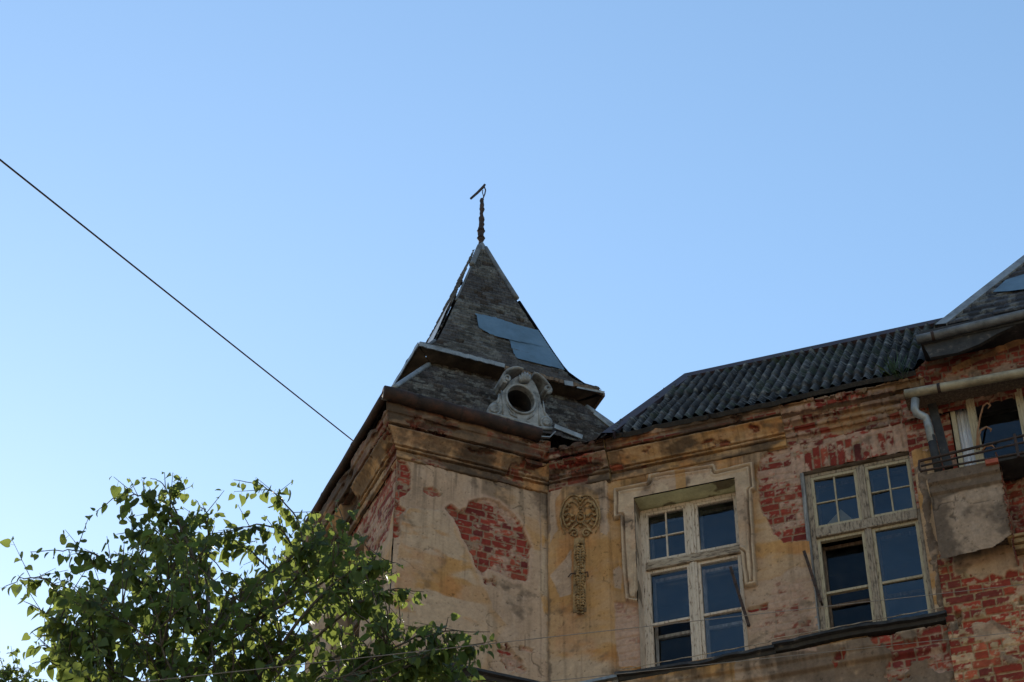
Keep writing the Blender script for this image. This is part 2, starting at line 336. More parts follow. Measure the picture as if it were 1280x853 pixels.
# ------------------------------------------------------------------ THE BUILDING
B = empty('corner_building', (0.0, 20.6, 0))
tag(B, 'derelict corner building with peeling ochre plaster, exposed brick and a slate spire', 'building')
ZL, ZC = 14.74, 17.54            # ledge and underside of the cornice
z3 = lambda p: poly('F', p, 380, 560, 2.9125)
PF = dict(
    ochre=z3([(335, 395), (345, 330), (352, 262), (380, 225), (450, 232), (515, 240), (553, 290), (600, 370), (625, 450), (660, 530), (692, 600), (735, 650), (702, 700), (690, 760), (640, 900), (300, 900), (318, 700)]),
    strip=z3([(866, 590), (850, 520), (862, 430), (858, 150), (930, 150), (950, 900), (885, 900), (880, 800), (868, 720), (880, 660)]),
    up=z3([(690, 150), (840, 160), (860, 400), (830, 380), (800, 300), (760, 240), (700, 190)]),
    b1=z3([(512, 222), (530, 212), (562, 232), (590, 218), (600, 200), (650, 186), (700, 203), (770, 258), (800, 318), (820, 365), (808, 485), (760, 490), (700, 458), (662, 440), (652, 472), (622, 442), (610, 400), (580, 345), (556, 290)]),
    b1top=z3([(560, 180), (720, 180), (800, 280), (760, 290), (700, 260), (640, 235), (600, 235), (560, 225)]),
    b2=z3([(698, 718), (745, 728), (790, 780), (800, 815), (745, 815), (705, 775)]),
    b3=z3([(780, 728), (832, 737), (830, 750), (780, 742)]),
    b4=z3([(655, 480), (700, 485), (690, 505), (660, 500)]),
    bc=z3([(325, 40), (372, 60), (388, 112), (380, 158), (352, 182), (345, 215), (366, 230), (350, 246), (345, 322), (332, 335), (300, 330), (300, 40)]),
    bs=z3([(430, 152), (465, 148), (498, 180), (470, 184), (432, 168)]))
def fnF(u, z):
    och = np.maximum(pm(u, z, PF['ochre'], .02, 5, 1, .004), pm(u, z, PF['strip'], .012, 6, 2, .004))
    och = np.maximum(och, .75*pm(u, z, PF['up'], .09, 5, 3, .02))
    fade = 1.5-.25*ss(16.2, 16.9, z)-1.0*ss(.10, .0, np.abs(sdf(u, z, PF['ochre'])+.05))*(u > .7)
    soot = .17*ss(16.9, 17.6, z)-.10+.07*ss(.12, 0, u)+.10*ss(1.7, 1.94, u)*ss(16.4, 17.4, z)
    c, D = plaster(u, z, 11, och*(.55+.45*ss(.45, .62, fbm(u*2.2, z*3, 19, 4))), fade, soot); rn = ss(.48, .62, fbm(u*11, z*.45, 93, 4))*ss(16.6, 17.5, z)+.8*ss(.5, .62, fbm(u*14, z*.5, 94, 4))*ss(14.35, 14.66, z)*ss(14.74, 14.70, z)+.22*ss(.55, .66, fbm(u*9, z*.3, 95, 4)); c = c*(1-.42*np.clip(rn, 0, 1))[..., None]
    D = D+.036
    w = pm(u, z, PF['b1top'], .03, 6, 9, .03)
    bm = np.maximum(pm(u, z, PF['b1'], .035, 11, 4, .006), pm(u, z, PF['b2'], .08, 14, 5, .006))
    bm = np.maximum(bm, pm(u, z, PF['b3'], .02, 14, 6)); bm = np.maximum(bm, pm(u, z, PF['b4'], .06, 16, 61))
    bm = np.maximum(bm, pm(u, z, PF['bc'], .03, 9, 7, .005)); bm = np.maximum(bm, .8*pm(u, z, PF['bs'], .02, 16, 8))
    cb, Db = brick(u+.11, z, 3, wash=-.05+.55*w+.45*ss(16.45, 16.1, z)*(u > .5))
    sd = sdf(u, z, PF['b1']); rim = ss(.05, .0, np.abs(sd-.02))*(1-bm)
    c = mix(c, C(.42, .30, .24)*np.ones_like(c), rim*.6)
    wire_line = np.exp(-((u-1.795-.002*np.sin(z*9))/.006)**2)*(z > 14.9)
    c = mix(c, cb, bm); D = D*(1-bm)+(Db-.0)*bm
    c = c*(1-.45*wire_line)[..., None]
    return c, D
wallsheet('wall', 'F', spaced([-.028, 1.9373], .0115), spaced([14.0, ZC+.02], .0115), fnF, B)
wallsheet('wall', 'F', spaced([-.028, 1.9373], .05), spaced([0, 14.0], .07), fnF, B)

# left flank of the tower
PL = dict(brick=poly('L', [(345, 55), (340, 210), (322, 300), (305, 340), (268, 380), (240, 420), (232, 330), (212, 300), (150, 360), (110, 400), (90, 380), (250, 160)], 380, 560, 2.9125))
LW = (.99, 2.05, 15.0, 17.10)
def fnL(u, z):
    c, D = plaster(-u, z, 41, .35+.4*ss(.5, .6, fbm(u*2, z*2, 5)), .9+0*u, -.05+0*u); D = D+.036
    bm = pm(u, z, PL['brick'], .05, 8, 44); cb, Db = brick(-u, z, 8, wash=.35)
    return mix(c, cb, bm), D*(1-bm)+Db*bm
wallsheet('wall', 'L', spaced([-.028, LW[0], LW[1], 3.09], .016), spaced([14.0, LW[2], LW[3], ZC+.02], .014), fnL, B, [LW])
wallsheet('wall', 'L', spaced([-.028, 3.09], .06), spaced([0, 14.0], .08), fnL, B)

# main facade
W1 = (1.075, 2.312, 14.82, 17.212); W2 = (3.104, 4.392, 14.80, 17.13)
z4 = lambda p: poly('M', p, 660, 560, 2.91)
z6 = lambda p: poly('M', p, 940, 540, 2.727)
PM_ = dict(
    pink1=z4([(70, 85), (300, 70), (297, 335), (270, 325), (262, 180), (200, 150), (135, 160), (108, 220), (118, 310), (88, 370), (80, 200)]),
    pink2=z4([(165, 385), (168, 550), (125, 558), (88, 480), (140, 425)]),
    pink3=z4([(318, 568), (360, 570), (418, 578), (422, 800), (335, 800), (322, 700)]),
    pink4=z4([(312, 450), (335, 435), (348, 452), (342, 520), (318, 515)]),
    pink5=z4([(795, 515), (835, 500), (900, 495), (1060, 470), (1060, 760), (810, 760)]),
    white=z4([(150, 350), (160, 395), (150, 430), (120, 470), (100, 480), (135, 400)]),
    surr=z4([(318, 272), (318, 163), (440, 140), (445, 113), (685, 74), (693, 97), (825, 66), (833, 165), (819, 172), (838, 508), (795, 520), (780, 400), (600, 300), (420, 400), (414, 577), (362, 570), (350, 460), (342, 266)]),
    brick1=z6([(35, 95), (60, 72), (110, 55), (200, 90), (230, 380), (185, 372), (110, 382), (75, 350), (50, 300), (28, 250), (22, 150)]),
    mid=z6([(-30, 540), (15, 520), (60, 508), (150, 470), (235, 470), (300, 900), (-60, 900)]),
    red1=z4([(795, 590), (873, 570), (873, 592), (800, 605)]),
    top=np.array([(2.94, 18), (2.94, 17.55), (2.80, 17.50), (2.76, 17.35), (2.95, 17.28), (3.0, 17.13), (5, 17.13), (5, 18)]))
def fnM(u, z):
    och = 1.0-np.maximum.reduce([pm(u, z, PM_['pink1'], .03, 7, 51), pm(u, z, PM_['pink2'], .02, 8, 52), pm(u, z, PM_['pink3'], .012, 9, 53),
                                 pm(u, z, PM_['pink4'], .012, 9, 54), pm(u, z, PM_['pink5'], .03, 7, 55), pm(u, z, PM_['mid'], .07, 5, 56)])
    s1 = sdf(u, z, PM_['surr']); sm = ss(.004, -.004, s1)
    fade = .35+.75*ss(15.4, 15.0, z)+.3*(u > 2.4)
    low = ss(14.70, 14.60, z)
    pil = (u < .742)
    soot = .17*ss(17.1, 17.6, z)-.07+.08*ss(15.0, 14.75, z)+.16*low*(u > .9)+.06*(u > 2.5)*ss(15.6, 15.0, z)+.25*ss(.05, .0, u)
    och = och*(1-.65*low*ss(2.2, 2.6, u))
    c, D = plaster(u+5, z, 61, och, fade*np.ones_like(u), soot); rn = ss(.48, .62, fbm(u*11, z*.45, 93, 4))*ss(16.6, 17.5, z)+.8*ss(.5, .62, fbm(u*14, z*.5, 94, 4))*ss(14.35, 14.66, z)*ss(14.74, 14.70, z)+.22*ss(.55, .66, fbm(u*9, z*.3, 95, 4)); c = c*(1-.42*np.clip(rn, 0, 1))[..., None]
    # surround of the left window: paler, stepped out, with a bead along its rim
    cs, Ds = plaster(u*1.3, z*1.3, 71, .25+0*u, 1.+0*u, -.02+0*u)
    pl = C(.40, .315, .235)*(.65+.7*fbm(u*8, z*8, 73, 5))[..., None]
    cs = mix(cs, pl, ss(.42, .5, fbm(u*5, z*3, 74, 4))); keyst = ss(.006, .0, np.abs(u-1.66)-.06)*(z > 17.2)
    cs = mix(cs, OCHRE*np.ones_like(cs)*1.0, keyst*.8)
    c = mix(c, cs, sm)
    bead = ss(.006, .0, np.abs(s1+.020)-.012); groove = ss(.004, .0, np.abs(s1+.046)-.009); bead2 = ss(.006, .0, np.abs(s1+.070)-.011); c = c*(1-.35*groove-.3*ss(.012, .0, np.abs(s1)-.004))[..., None]
    D = D+.034+sm*.036+bead*.030+bead2*.016-groove*.022
    edge_pil = ss(.76, .745, u)
    D = D+.055*edge_pil
    # brickwork
    bm = np.maximum.reduce([pm(u, z, PM_['brick1'], .03, 9, 57), pm(u, z, PM_['red1'], .012, 12, 58), pm(u, z, PM_['top'], .03, 6, 59)])
    holes = ss(.60, .64, fbm(u*3.2, z*3.2, 81, 5)+.12*low*ss(3.5, 4.4, u)*ss(14.45, 14.2, z)-.10*low*ss(4.3, 3.6, u)-.10*(z > 14.8)-.12*(u < 3)); bm = np.maximum(bm, holes*((u > 2.5) | (z < 14.7)))
    thin = pm(u, z, PM_['pink3'], .012, 9, 53)
    lint = ((z > 17.13) & (z < 17.50-.05*np.abs(u-3.75)) & (u > 2.98) & (u < 4.5))
    c1, D1 = brick(u+.3, z+.02, 13, wash=.42-.3*ss(15.9, 15.6, z)+.20*ss(17.2, 17.5, z)-.1*(u > 3), soot=.26*(z > 17.1))
    c2, D2 = brick(z+.13+.04*(fbm(u*2, z*0, 3)-.5), u+.035*(z-17.2)*(u-3.7), 17, H=.098, L=.56, wash=.52, soot=.26, rough=2.2)
    cb = mix(c1, c2, lint*1.0); Db = np.where(lint, D2, D1)
    c = mix(c, cb, bm); D = D*(1-bm)+(Db+.004)*bm
    # thinly rendered brick left of the window: courses show through the wash
    c3, D3 = brick(u, z, 23, wash=.75, rough=1.4); t = thin*(1-bm)
    c = mix(c, mix(c3, C(.42, .29, .23)*np.ones_like(c), .45+0*u), t*.85); D = D+D3*.8*t-.012*t
    c5, D5 = brick(u, z, 29, wash=.8); t5 = pm(u, z, PM_['pink5'], .03, 7, 55)*(1-bm)*ss(.40, .55, fbm(u*3, z*3, 91, 4)); c = mix(c, c5, t5*.7); D = D+D5*t5*.6
    # moulded string course under the sills
    zz = z-(14.70-.0*u)
    D = D+.05*ss(14.40, 14.44, z)*ss(14.72, 14.66, z)+.03*ss(14.54, 14.56, z)*ss(14.72, 14.66, z)
    joint = ss(.006, .002, np.abs(((u+.07) % .62)-.31))*(z < 14.66)*(z > 14.42); D = D-.012*joint; c = c*(1-.4*joint)[..., None]
    return c, D
us = spaced([0, W1[0], W1[1], W2[0], W2[1], 4.62], .0115)
wallsheet('wall', 'M', us, spaced([13.7, W1[2], W2[3], W1[3], ZC+.03], .0115), fnM, B, [W1, W2])
# outer walls continue down to the street
wallsheet('wall', 'M', spaced([0, 9], .07), spaced([0, 13.7], .08), fnM, B)

# projecting bay on the right: bare brick below, plastered block above
BU0 = 4.50
PB = dict(pl=poly('M', [(1190, 690), (1280, 680), (1280, 715), (1262, 712), (1255, 722), (1240, 718), (1228, 724), (1205, 716), (1192, 725)], 0, 0, 1, .13),
          pl2=poly('M', [(1215, 780), (1240, 775), (1262, 788), (1262, 798), (1220, 800)], 0, 0, 1, .13))
def fnB(u, z):
    cb, D = brick(u+.1, z+.03, 33, H=.105, L=.31, wash=-.1+.2*ss(15.4, 15.1, z), rough=1.2); cb = cb*C(1.25, 1.3, 1.1)
    m = np.maximum(pm(u, z, PB['pl'], .03, 8, 34), .9*pm(u, z, PB['pl2'], .05, 8, 35))
    m = np.maximum(m, .8*ss(.67, .70, fbm(u*4, z*5, 36, 5)))
    cp, Dp = plaster(u, z, 37, .3+.5*(z > 15.4), .6+0*u, .02+0*u)
    c = mix(cb, cp, m); D = D*1.5*(1-m)+(Dp+.012)*m
    hole = sdf(u, z, np.array([(4.60, 14.60), (4.68, 14.70), (4.67, 14.78), (4.60, 14.79)])); hm = ss(.01, -.01, hole+.02*(fbm(u*20, z*20, 5)-.5))
    hole2 = sdf(u, z, np.array([(5.28, 14.72), (5.6, 14.75), (5.6, 14.83), (5.3, 14.82)])); hm = np.maximum(hm, ss(.01, -.01, hole2))
    return c*(1-.4*hm)[..., None], D-.07*hm
wallsheet('wall', 'M', spaced([BU0, 6.6], .0115), spaced([13.7, 15.55], .0115), fnB, B, (), .12, 'bare red brickwork of the projecting bay')
wallsheet('wall', 'M', spaced([6.6, 9], .05), spaced([13.7, 18.5], .05), fnB, B, (), .12)
wallsheet('wall', 'M', spaced([BU0, 9], .07), spaced([0, 13.7], .08), fnB, B, (), .12)
b = MB(); b.add([W('M', BU0, 0, -.1), W('M', BU0, 15.5, -.1), W('M', BU0, 15.5, .13), W('M', BU0, 0, .13)], [(0, 1, 2, 3)]); 
b.build('wall_return', MT['wood_b'], B)

# plastered block: its face, top moulding, right flank with broken brick
BP = (4.56, 5.36, 15.22, 16.44)
botline = poly('M', [(1176, 699), (1215, 691), (1240, 685), (1252, 677), (1264, 668)], 0, 0, 1, .35)
def fnP(u, z):
    c, D = plaster(u, z, 101, 0*u, 0*u, .03+.30*ss(4.85, 4.56, u)+.36*ss(16.12, 16.22, z))
    c = c*C(.92, .95, .98); band = ss(16.19, 16.20, z)
    D = D+.035*band+.04*ss(16.30, 16.31, z)
    tex = fbm(u*30, z*30, 104, 4); D = D+.006*(tex-.5)
    return c*(.68+.3*tex)[..., None], D
lowz = np.interp(np.linspace(BP[0], BP[1], 80), botline[:, 0], botline[:, 1])
us_ = spaced([BP[0], BP[1]], .0115); zs_ = spaced([15.05, BP[3]], .0115)
U_, Z_ = grid(us_, zs_); lo = np.interp(U_, botline[:, 0], botline[:, 1])+.03*(fbm(U_*9, U_*0, 7, 4)-.5)
left = BP[0]-.03+.10*(fbm(Z_*5, Z_*0, 8, 4)-.45)-.05*ss(15.9, 16.3, Z_)
keepn = (Z_ > lo) & (U_ > left); keep = keepn[:-1, :-1]
c_, D_ = fnP(U_, Z_); P_ = C1+U_[..., None]*DM+Z_[..., None]*Z+(D_+.35)[..., None]*NM
blk = sheet('balcony_block', P_, c_, MT['wall'], B, keep, NM); blk['label'] = 'grey plastered block under the railing'
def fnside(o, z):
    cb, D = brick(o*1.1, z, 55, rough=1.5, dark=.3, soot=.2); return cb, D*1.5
P0 = C1+DM*BP[1]
oo = spaced([-.2, .38], .012); zz = spaced([15.2, 16.6], .012); O_, ZZ_ = grid(oo, zz); c_, D_ = fnside(O_, ZZ_)
s_ = sheet('side_wall', P0+O_[..., None]*NM+ZZ_[..., None]*Z+D_[..., None]*DM, c_, MT['wall'], blk, None, DM)
# underside, left flank and top of the block
b = MB(); b.box('M', BP[0]+.03, BP[1]-.01, 16.40, 16.455, .1, .42); b.box('M', BP[0]+.05, BP[1]-.03, 15.52, 16.40, .0, .31)
b.build('slab', MT['wood_b'], blk, bevel=.008)
# recess to the right of the block with stepped broken brick, ledge below
def fnR(u, z):
    cb, D = brick(u, z, 77, rough=1.5, soot=.25, wash=.1); n = fbm(u*7, z*7, 78, 4); return cb*.8, D*2+.10*(n-.5)
wallsheet('wall', 'M', spaced([5.3, 6.6], .014), spaced([15.4, 16.5], .014), fnR, B, (), .02)
b = MB(); b.box('M', 5.33, 9, 15.40, 15.46, .1, .30); b.box('M', 5.35, 9, 15.34, 15.40, .1, .26); b.box('M', 5.30, 9, 15.46, 15.50, .1, .33)
b.build('ledge', MT['orn_y'], B, bevel=.01)

# ------------------------------------------------------------------ cornices (swept profiles with worn faces)
def cornice(face, Lx, k0, k1, prof, colfn, dispfn, base=0.0, u_off=0.0, step=.012, caps=()):
    P0, d, n = FACE[face]; prof = np.array(prof, float); seg = np.linalg.norm(np.diff(prof, axis=0), axis=1)
    s = np.concatenate([[0], np.cumsum(seg)]); st = spaced(list(s), step)
    off = np.interp(st, s, prof[:, 0]); z = np.interp(st, s, prof[:, 1])
    tx = np.gradient(off, st); tz = np.gradient(z, st); ln = np.hypot(tx, tz)+1e-9; po, pz = tz/ln, -tx/ln
    nt = int(Lx/step); t = np.linspace(0, 1, nt)
    T, OFF = np.meshgrid(t, off, indexing='ij'); ZZ = np.broadcast_to(z, T.shape); SS = np.broadcast_to(st, T.shape)
    Uu = u_off-k0*OFF+T*(Lx+(k0+k1)*OFF)
    fadee = np.minimum(ss(0, .03, T*Lx), ss(0, .03, (1-T)*Lx))
    D = dispfn(Uu, SS, ZZ, OFF)*fadee
    O2 = OFF+D*po+base; Z2 = ZZ+D*pz
    P = P0+Uu[..., None]*d+O2[..., None]*n+Z2[..., None]*Z
    c = colfn(Uu, SS, ZZ, OFF)
    o = sheet('cornice', P, c, MT['wall'], B, None, n)
    for t0 in caps:
        k = 0 if t0 == 0 else -1
        pts = [P[k, j] for j in range(0, P.shape[1], 2)]; i0 = W(face, (Uu[k, 0]), z[0], -.2); i1 = W(face, Uu[k, 0], z[-1], -.2)
        b = MB(); b.add([i0]+pts+[i1], [tuple(range(len(pts)+2))]); b.build('cornice_end', MT['orn_y'], o)
    return o
PROF = [(.022, 17.53), (.060, 17.545), (.060, 17.635), (.045, 17.642), (.045, 17.655), (.088, 17.66), (.088, 17.683), (.070, 17.688), (.070, 17.696), (.112, 17.702), (.112, 17.725), (.125, 17.745), (.155, 17.78), (.20, 17.83), (.225, 17.85), (.23, 17.862), (.15, 17.868), (.15, 17.895), (.245, 17.90), (.255, 17.98), (.26, 18.02), (.28, 18.03), (.285, 18.16), (.20, 18.22), (-.2, 18.24)]
PROFM = [(a, b if b < 17.87 else 17.87+(b-17.87)*.55) for a, b in PROF]
def cdisp(seed, chip=.5):
    def f(u, s, z, o):
        n = fbm(u*6, s*6, seed, 5); m = fbm(u*25, s*25, seed+1, 3)
        ch = ss(chip, chip+.08, fbm(u*3.2, s*4.5, seed+2, 5))
        return .022*(n-.5)+.012*(m-.5)-.034*ch*(z > 17.70)-.014*ch
    return f
def ccol(seed, ochre, chip=.5, brickup=.9, soot=0., red=None):
    def f(u, s, z, o):
        c, _ = plaster(u*1.3, s*1.6, seed+5, np.clip(ochre+.5*(fbm(u*2, s*3, seed+7, 4)-.5), 0, 1), .35+0*u, .09+soot+.14*(z > 17.86))
        cb, _ = brick(u, z+.012, seed+8, H=.085, wash=.15)
        ch = ss(chip, chip+.06, fbm(u*3.2, s*4.5, seed+2, 5)); up = ss(17.865, 17.875, z)
        m = np.maximum(ch*.8, up*brickup*ss(.42, .48, fbm(u*2.3, s*2, seed+9, 4)))
        if red is not None: m = np.maximum(m, red(u, z))
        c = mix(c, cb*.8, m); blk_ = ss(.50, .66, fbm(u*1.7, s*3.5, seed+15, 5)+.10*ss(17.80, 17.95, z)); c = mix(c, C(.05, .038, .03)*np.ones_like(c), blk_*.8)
        dl = np.exp(-((z-17.65)/.007)**2)+np.exp(-((z-17.692)/.005)**2)+np.exp(-((z-17.88)/.012)**2)+.8*np.exp(-((z-17.54)/.007)**2); c = c*(1-.6*np.clip(dl*(.4+.9*fbm(u*3, z*0, 3, 4)), 0, 1))[..., None]  # groove lines darkened in the colour: grime plus crevice shade
        line = ss(.006, .001, np.abs((u % .21)-.105))*.3*(z > 17.56)*(z < 17.86)
        return c*(1-line)[..., None]
    return f
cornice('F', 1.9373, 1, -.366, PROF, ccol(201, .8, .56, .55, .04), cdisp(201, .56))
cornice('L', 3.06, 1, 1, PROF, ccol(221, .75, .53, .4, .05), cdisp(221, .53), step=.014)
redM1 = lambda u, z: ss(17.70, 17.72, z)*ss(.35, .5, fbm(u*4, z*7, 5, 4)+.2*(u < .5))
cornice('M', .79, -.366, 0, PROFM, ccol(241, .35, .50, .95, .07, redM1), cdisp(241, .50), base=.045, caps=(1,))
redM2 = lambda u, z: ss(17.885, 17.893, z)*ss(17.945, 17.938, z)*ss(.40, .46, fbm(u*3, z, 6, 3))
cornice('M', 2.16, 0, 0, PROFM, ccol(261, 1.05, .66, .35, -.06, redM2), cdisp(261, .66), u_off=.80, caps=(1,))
PROF3 = [(-.01, 17.54), (.01, 17.56), (.02, 17.66), (.05, 17.665), (.05, 17.74), (.09, 17.745), (.09, 17.82), (.14, 17.825), (.15, 17.88), (.13, 17.89), (.21, 17.895), (.22, 17.97), (.25, 17.98), (.25, 18.0), (-.2, 18.02)]
def col3(u, s, z, o):
    cb, _ = brick(u+.1, z+.05, 301, H=.085, wash=.25, soot=.22)
    n = fbm(u*2.5, z*6, 303, 4); cb = mix(cb, C(.30, .20, .11)*(.7+.6*n)[..., None], ss(.52, .6, n)*.7)
    return cb*(.45+.45*ss(.35, .6, fbm(u*1.4, z*3, 307, 4)))[..., None]
def disp3(u, s, z, o):
    cb, D = brick(u+.1, z+.05, 301, H=.085); return D*1.6+.06*(fbm(u*4, s*5, 305, 5)-.5)-.03*ss(17.90, 17.91, z)*(_h(np.floor(u*8), np.floor(u*0), 9) > .72)
cornice('M', 1.72, 0, 0, PROF3, col3, disp3, u_off=2.955)

# ledge under the windows: stone shelf with bent tar-sheet flashing
def ledge(face, u0, u1, zt, dz, seed, k=None, amp=.02):
    b = MB(); n = int((u1-u0)/.06); rows = []
    for i in range(n+1):
        u = u0+(u1-u0)*i/n; j = amp*(float(fbm(np.array([u*3.]), np.array([seed*1.]), seed, 3)[0])-.5)*2
        zb = zt+(dz(u) if dz else 0)+j
        rows.append([W(face, u, zb+.06, .0), W(face, u, zb+.015, .17+j*.4), W(face, u, zb-.022+j*.6, .175+j), W(face, u, zb-.026, .12), W(face, u, zb-.062, .10), W(face, u, zb-.066, .0)])
    v = [p for r in rows for p in r]; k = 6
    b.add(v, [(i*k+j, (i+1)*k+j, (i+1)*k+j+1, i*k+j+1) for i in range(n) for j in range(k-1)]+[tuple(range(k)), tuple(n*k+j for j in range(k))[::-1]])
    return b
ledge('M', .80, 2.62, 14.76, lambda u: -.02+.02*math.sin(u*2.6), 3).build('window_ledge', MT['flash'], B)
ledge('M', 2.60, 4.52, 14.79, lambda u: -.01*(u < 2.9)+.01*math.sin(u*4), 5, amp=.012).build('window_ledge', MT['flash'], B)
led = ledge('M', .05, .82, 14.76, lambda u: -.06+.04*u, 7, amp=.008); led.build('window_ledge', MT['zinc'], B)
ledge('F', .0, 1.86, 14.75, None, 9, amp=.006).build('window_ledge', MT['flash'], B)
b = MB()
for (u0, u1, m_) in ((.86, 4.5, 0),):
    n = 60
    pts = [W('M', u0+(u1-u0)*i/n, 14.800+.003*math.sin(i*1.7)+(.030 if i/n > .48 else 0)-.02*(1-i/n), .182) for i in range(n+1)]
    b.tube(pts, .0055, 6)
b.build('flashing_edge', MT['paint_h'], B)

# ------------------------------------------------------------------ windows
def reveal(face, hole, depth, front, seed, parent, colr=(.42, .33, .25), top=None):
    P0, d, n = FACE[face]; u0, u1, z0, z1 = hole
    def strip(a, bb, nn):
        a = np.array(a); bb = np.array(bb); L_ = np.linalg.norm(bb-a); s = spaced([0, L_], .015); o = spaced([-depth, front], .012)
        S, O = grid(s, o); D = .008*(fbm(S*9, O*9, seed, 5)-.5); rgb = C(*(top if top is not None and nn[2] < 0 else colr))
        P = a+(S/L_)[..., None]*(bb-a)+O[..., None]*n+D[..., None]*np.array(nn)
        c = rgb*(.7+.6*fbm(S*6, O*6, seed+2, 5))[..., None]; g = ss(.56, .66, fbm(S*4, O*8, seed+4, 5)); c = mix(c, C(.10, .075, .05)*np.ones_like(c), g*.8)
        sheet('reveal', P, c, MT['wall'], parent, None, np.array(nn))
    strip(W(face, u0, z0), W(face, u0, z1), d); strip(W(face, u1, z0), W(face, u1, z1), -d); strip(W(face, u0, z1), W(face, u1, z1), -Z)
def pane_quad(mb, face, u0, u1, z0, z1, off, tilt=0.0, tu=0.0):
    mb.add([W(face, u0, z0, off-tilt-tu), W(face, u1, z0, off-tilt+tu), W(face, u1, z1, off+tilt+tu), W(face, u0, z1, off+tilt-tu)], [(0, 1, 2, 3)])
def double_window(face, o, u0, u1, z0, z1, tr0, tr1, mu0, mu1, zbar, mats, quads, broken=False, label=None, parent=B):
    """outer casing + transom + mullion, four sashes; o = depth of the outer face of the frame"""
    mv, mh, ms, mlow = mats
    f = MB(); t = .045
    f.box(face, u0-.05, u0+.012, z0, z1+.03, o-.10, o+.012); f.box(face, u1-.012, u1+.05, z0, z1+.03, o-.10, o+.012)
    f.box(face, u0+.012, u1-.012, z1-.012, z1+.03, o-.10, o+.010)
    win = f.build('window', mv, parent, bevel=.005)
    if label: win['label'] = label
    f = MB(); f.box(face, u0+.008, u1-.008, tr0+.025, tr1, o-.08, o+.028); f.box(face, u0+.008, u1-.008, tr0, tr0+.025, o-.08, o+.045); f.build('transom', mh, win, bevel=.007)
    f = MB(); f.box(face, mu0, mu1, tr1, z1-.012, o-.08, o+.022); f.box(face, mu0+.03, mu1-.03, tr1, z1-.012, o+.022, o+.034); f.build('mullion', mv, win, bevel=.006)
    f = MB(); f.box(face, mu0+.008, mu1-.008, z0, tr0, o-.08, o+.024); f.box(face, mu0+.034, mu1-.034, z0, tr0, o+.024, o+.034); f.build('mullion', mv, win, bevel=.006)
    w = .038
    def sash(a, b_, c, d_, cross, m, dark=False, glass=True, bar=None, tiltv=.0):
        s = MB(); s.box(face, a, a+w, c, d_, o-.055, o+.004); s.box(face, b_-w, b_, c, d_, o-.055, o+.004)
        s.box(face, a+w, b_-w, d_-w, d_, o-.055, o+.003); s.box(face, a+w, b_-w, c, c+w*1.2, o-.055, o+.003)
        if cross:
            mu_ = (a+b_)/2; mz = (c+d_)/2+.0
            s.box(face, mu_-.010, mu_+.010, c+w, d_-w, o-.048, o-.006); s.box(face, a+w, b_-w, mz-.008, mz+.008, o-.044, o-.010)
        if bar: s.box(face, a+w, b_-w, bar-.016, bar+.016, o-.05, o-.002)
        so = s.build('sash', m, win, bevel=.004)
        # inner casement seen through the glass
        s = MB(); q = o-.16; a2, b2 = a+.02, b_-.01
        s.box(face, a2, a2+.035, c, d_, q-.04, q); s.box(face, b2-.035, b2, c, d_, q-.04, q); s.box(face, a2+.035, b2-.035, d_-.05, d_-.01, q-.04, q)
        if bar: s.box(face, a2+.035, b2-.035, bar-.10, bar-.06, q-.04, q)
        s.build('inner_sash', mlow, so if False else win, bevel=.004)
        g = MB(); pane_quad(g, face, a2+.03, b2-.03, c+.02, d_-.04, q-.02, .002, -.002); g.build('inner_glass', MT['glass_i'], win)
        if glass:
            g = MB(); rr = random.Random(int(a*100+c*10))
            zs = [c+w, d_-w] if not bar else [c+w, bar, d_-w]; usx = [a+w, b_-w] if not cross else [a+w, (a+b_)/2, b_-w]
            if cross: zs = [c+w, (c+d_)/2, d_-w]
            for i in range(len(usx)-1):
                for j in range(len(zs)-1):
                    if glass == 'top' and j == 0: continue
                    pane_quad(g, face, usx[i], usx[i+1], zs[j], zs[j+1], o-.028, rr.uniform(-.007, .007), rr.uniform(-.006, .006))
            g.build('glass', MT['glass'], win)
        return so
    g4 = quads
    sash(u0+.012, mu0, tr1, z1-.012, g4[0][0], ms, glass=g4[0][1]); sash(mu1, u1-.012, tr1, z1-.012, g4[1][0], ms, glass=g4[1][1])
    sash(u0+.012, mu0+.008, z0+.0, tr0, False, ms, glass=g4[2][1], bar=zbar); sash(mu1-.008, u1-.012, z0+.0, tr0, False, ms, glass=g4[3][1], bar=zbar)
    return win
win1 = double_window('M', -.19, 1.115, 2.268, 14.84, 17.165, 16.30, 16.42, 1.640, 1.742, 15.56,
                     (MT['paint_a'], MT['paint_h'], MT['paint_a'], MT['wood_g']), [(True, True), (False, True), (False, 'top'), (False, True)],
                     label='left window in a moulded surround with one missing lower pane')
reveal('M', W1, .30, .055, 401, win1, (.46, .39, .33), (.52, .56, .38))
win2 = double_window('M', -.045, 3.168, 4.355, 14.84, 17.085, 16.19, 16.33, 3.725, 3.820, 15.445,
                     (MT['paint_c'], MT['paint_c'], MT['paint_y'], MT['wood_b']), [(True, True), (True, True), (False, False), (False, True)],
                     label='right window with weathered frame and its lower left panes gone')
reveal('M', W2, .22, .02, 421, win2, (.20, .18, .165))
winL = double_window('L', -.19, 1.03, 2.01, 15.0, 17.06, 16.30, 16.42, 1.48, 1.56, 15.56,
                     (MT['wood_b'], MT['wood_b'], MT['wood_b'], MT['wood_g']), [(True, True), (True, True), (False, True), (False, True)],
                     label='window on the left flank behind the tree')
reveal('L', LW, .30, .03, 431, winL, (.25, .2, .15))
# propped card behind the broken pane of the right window
b = MB(); b.prism([W('M', *on('M', *p, -.10), -.10) for p in ((1031, 659), (1051, 637), (1069, 652))], NM, .004); b.build('cardboard', MT['render_o'], win2)
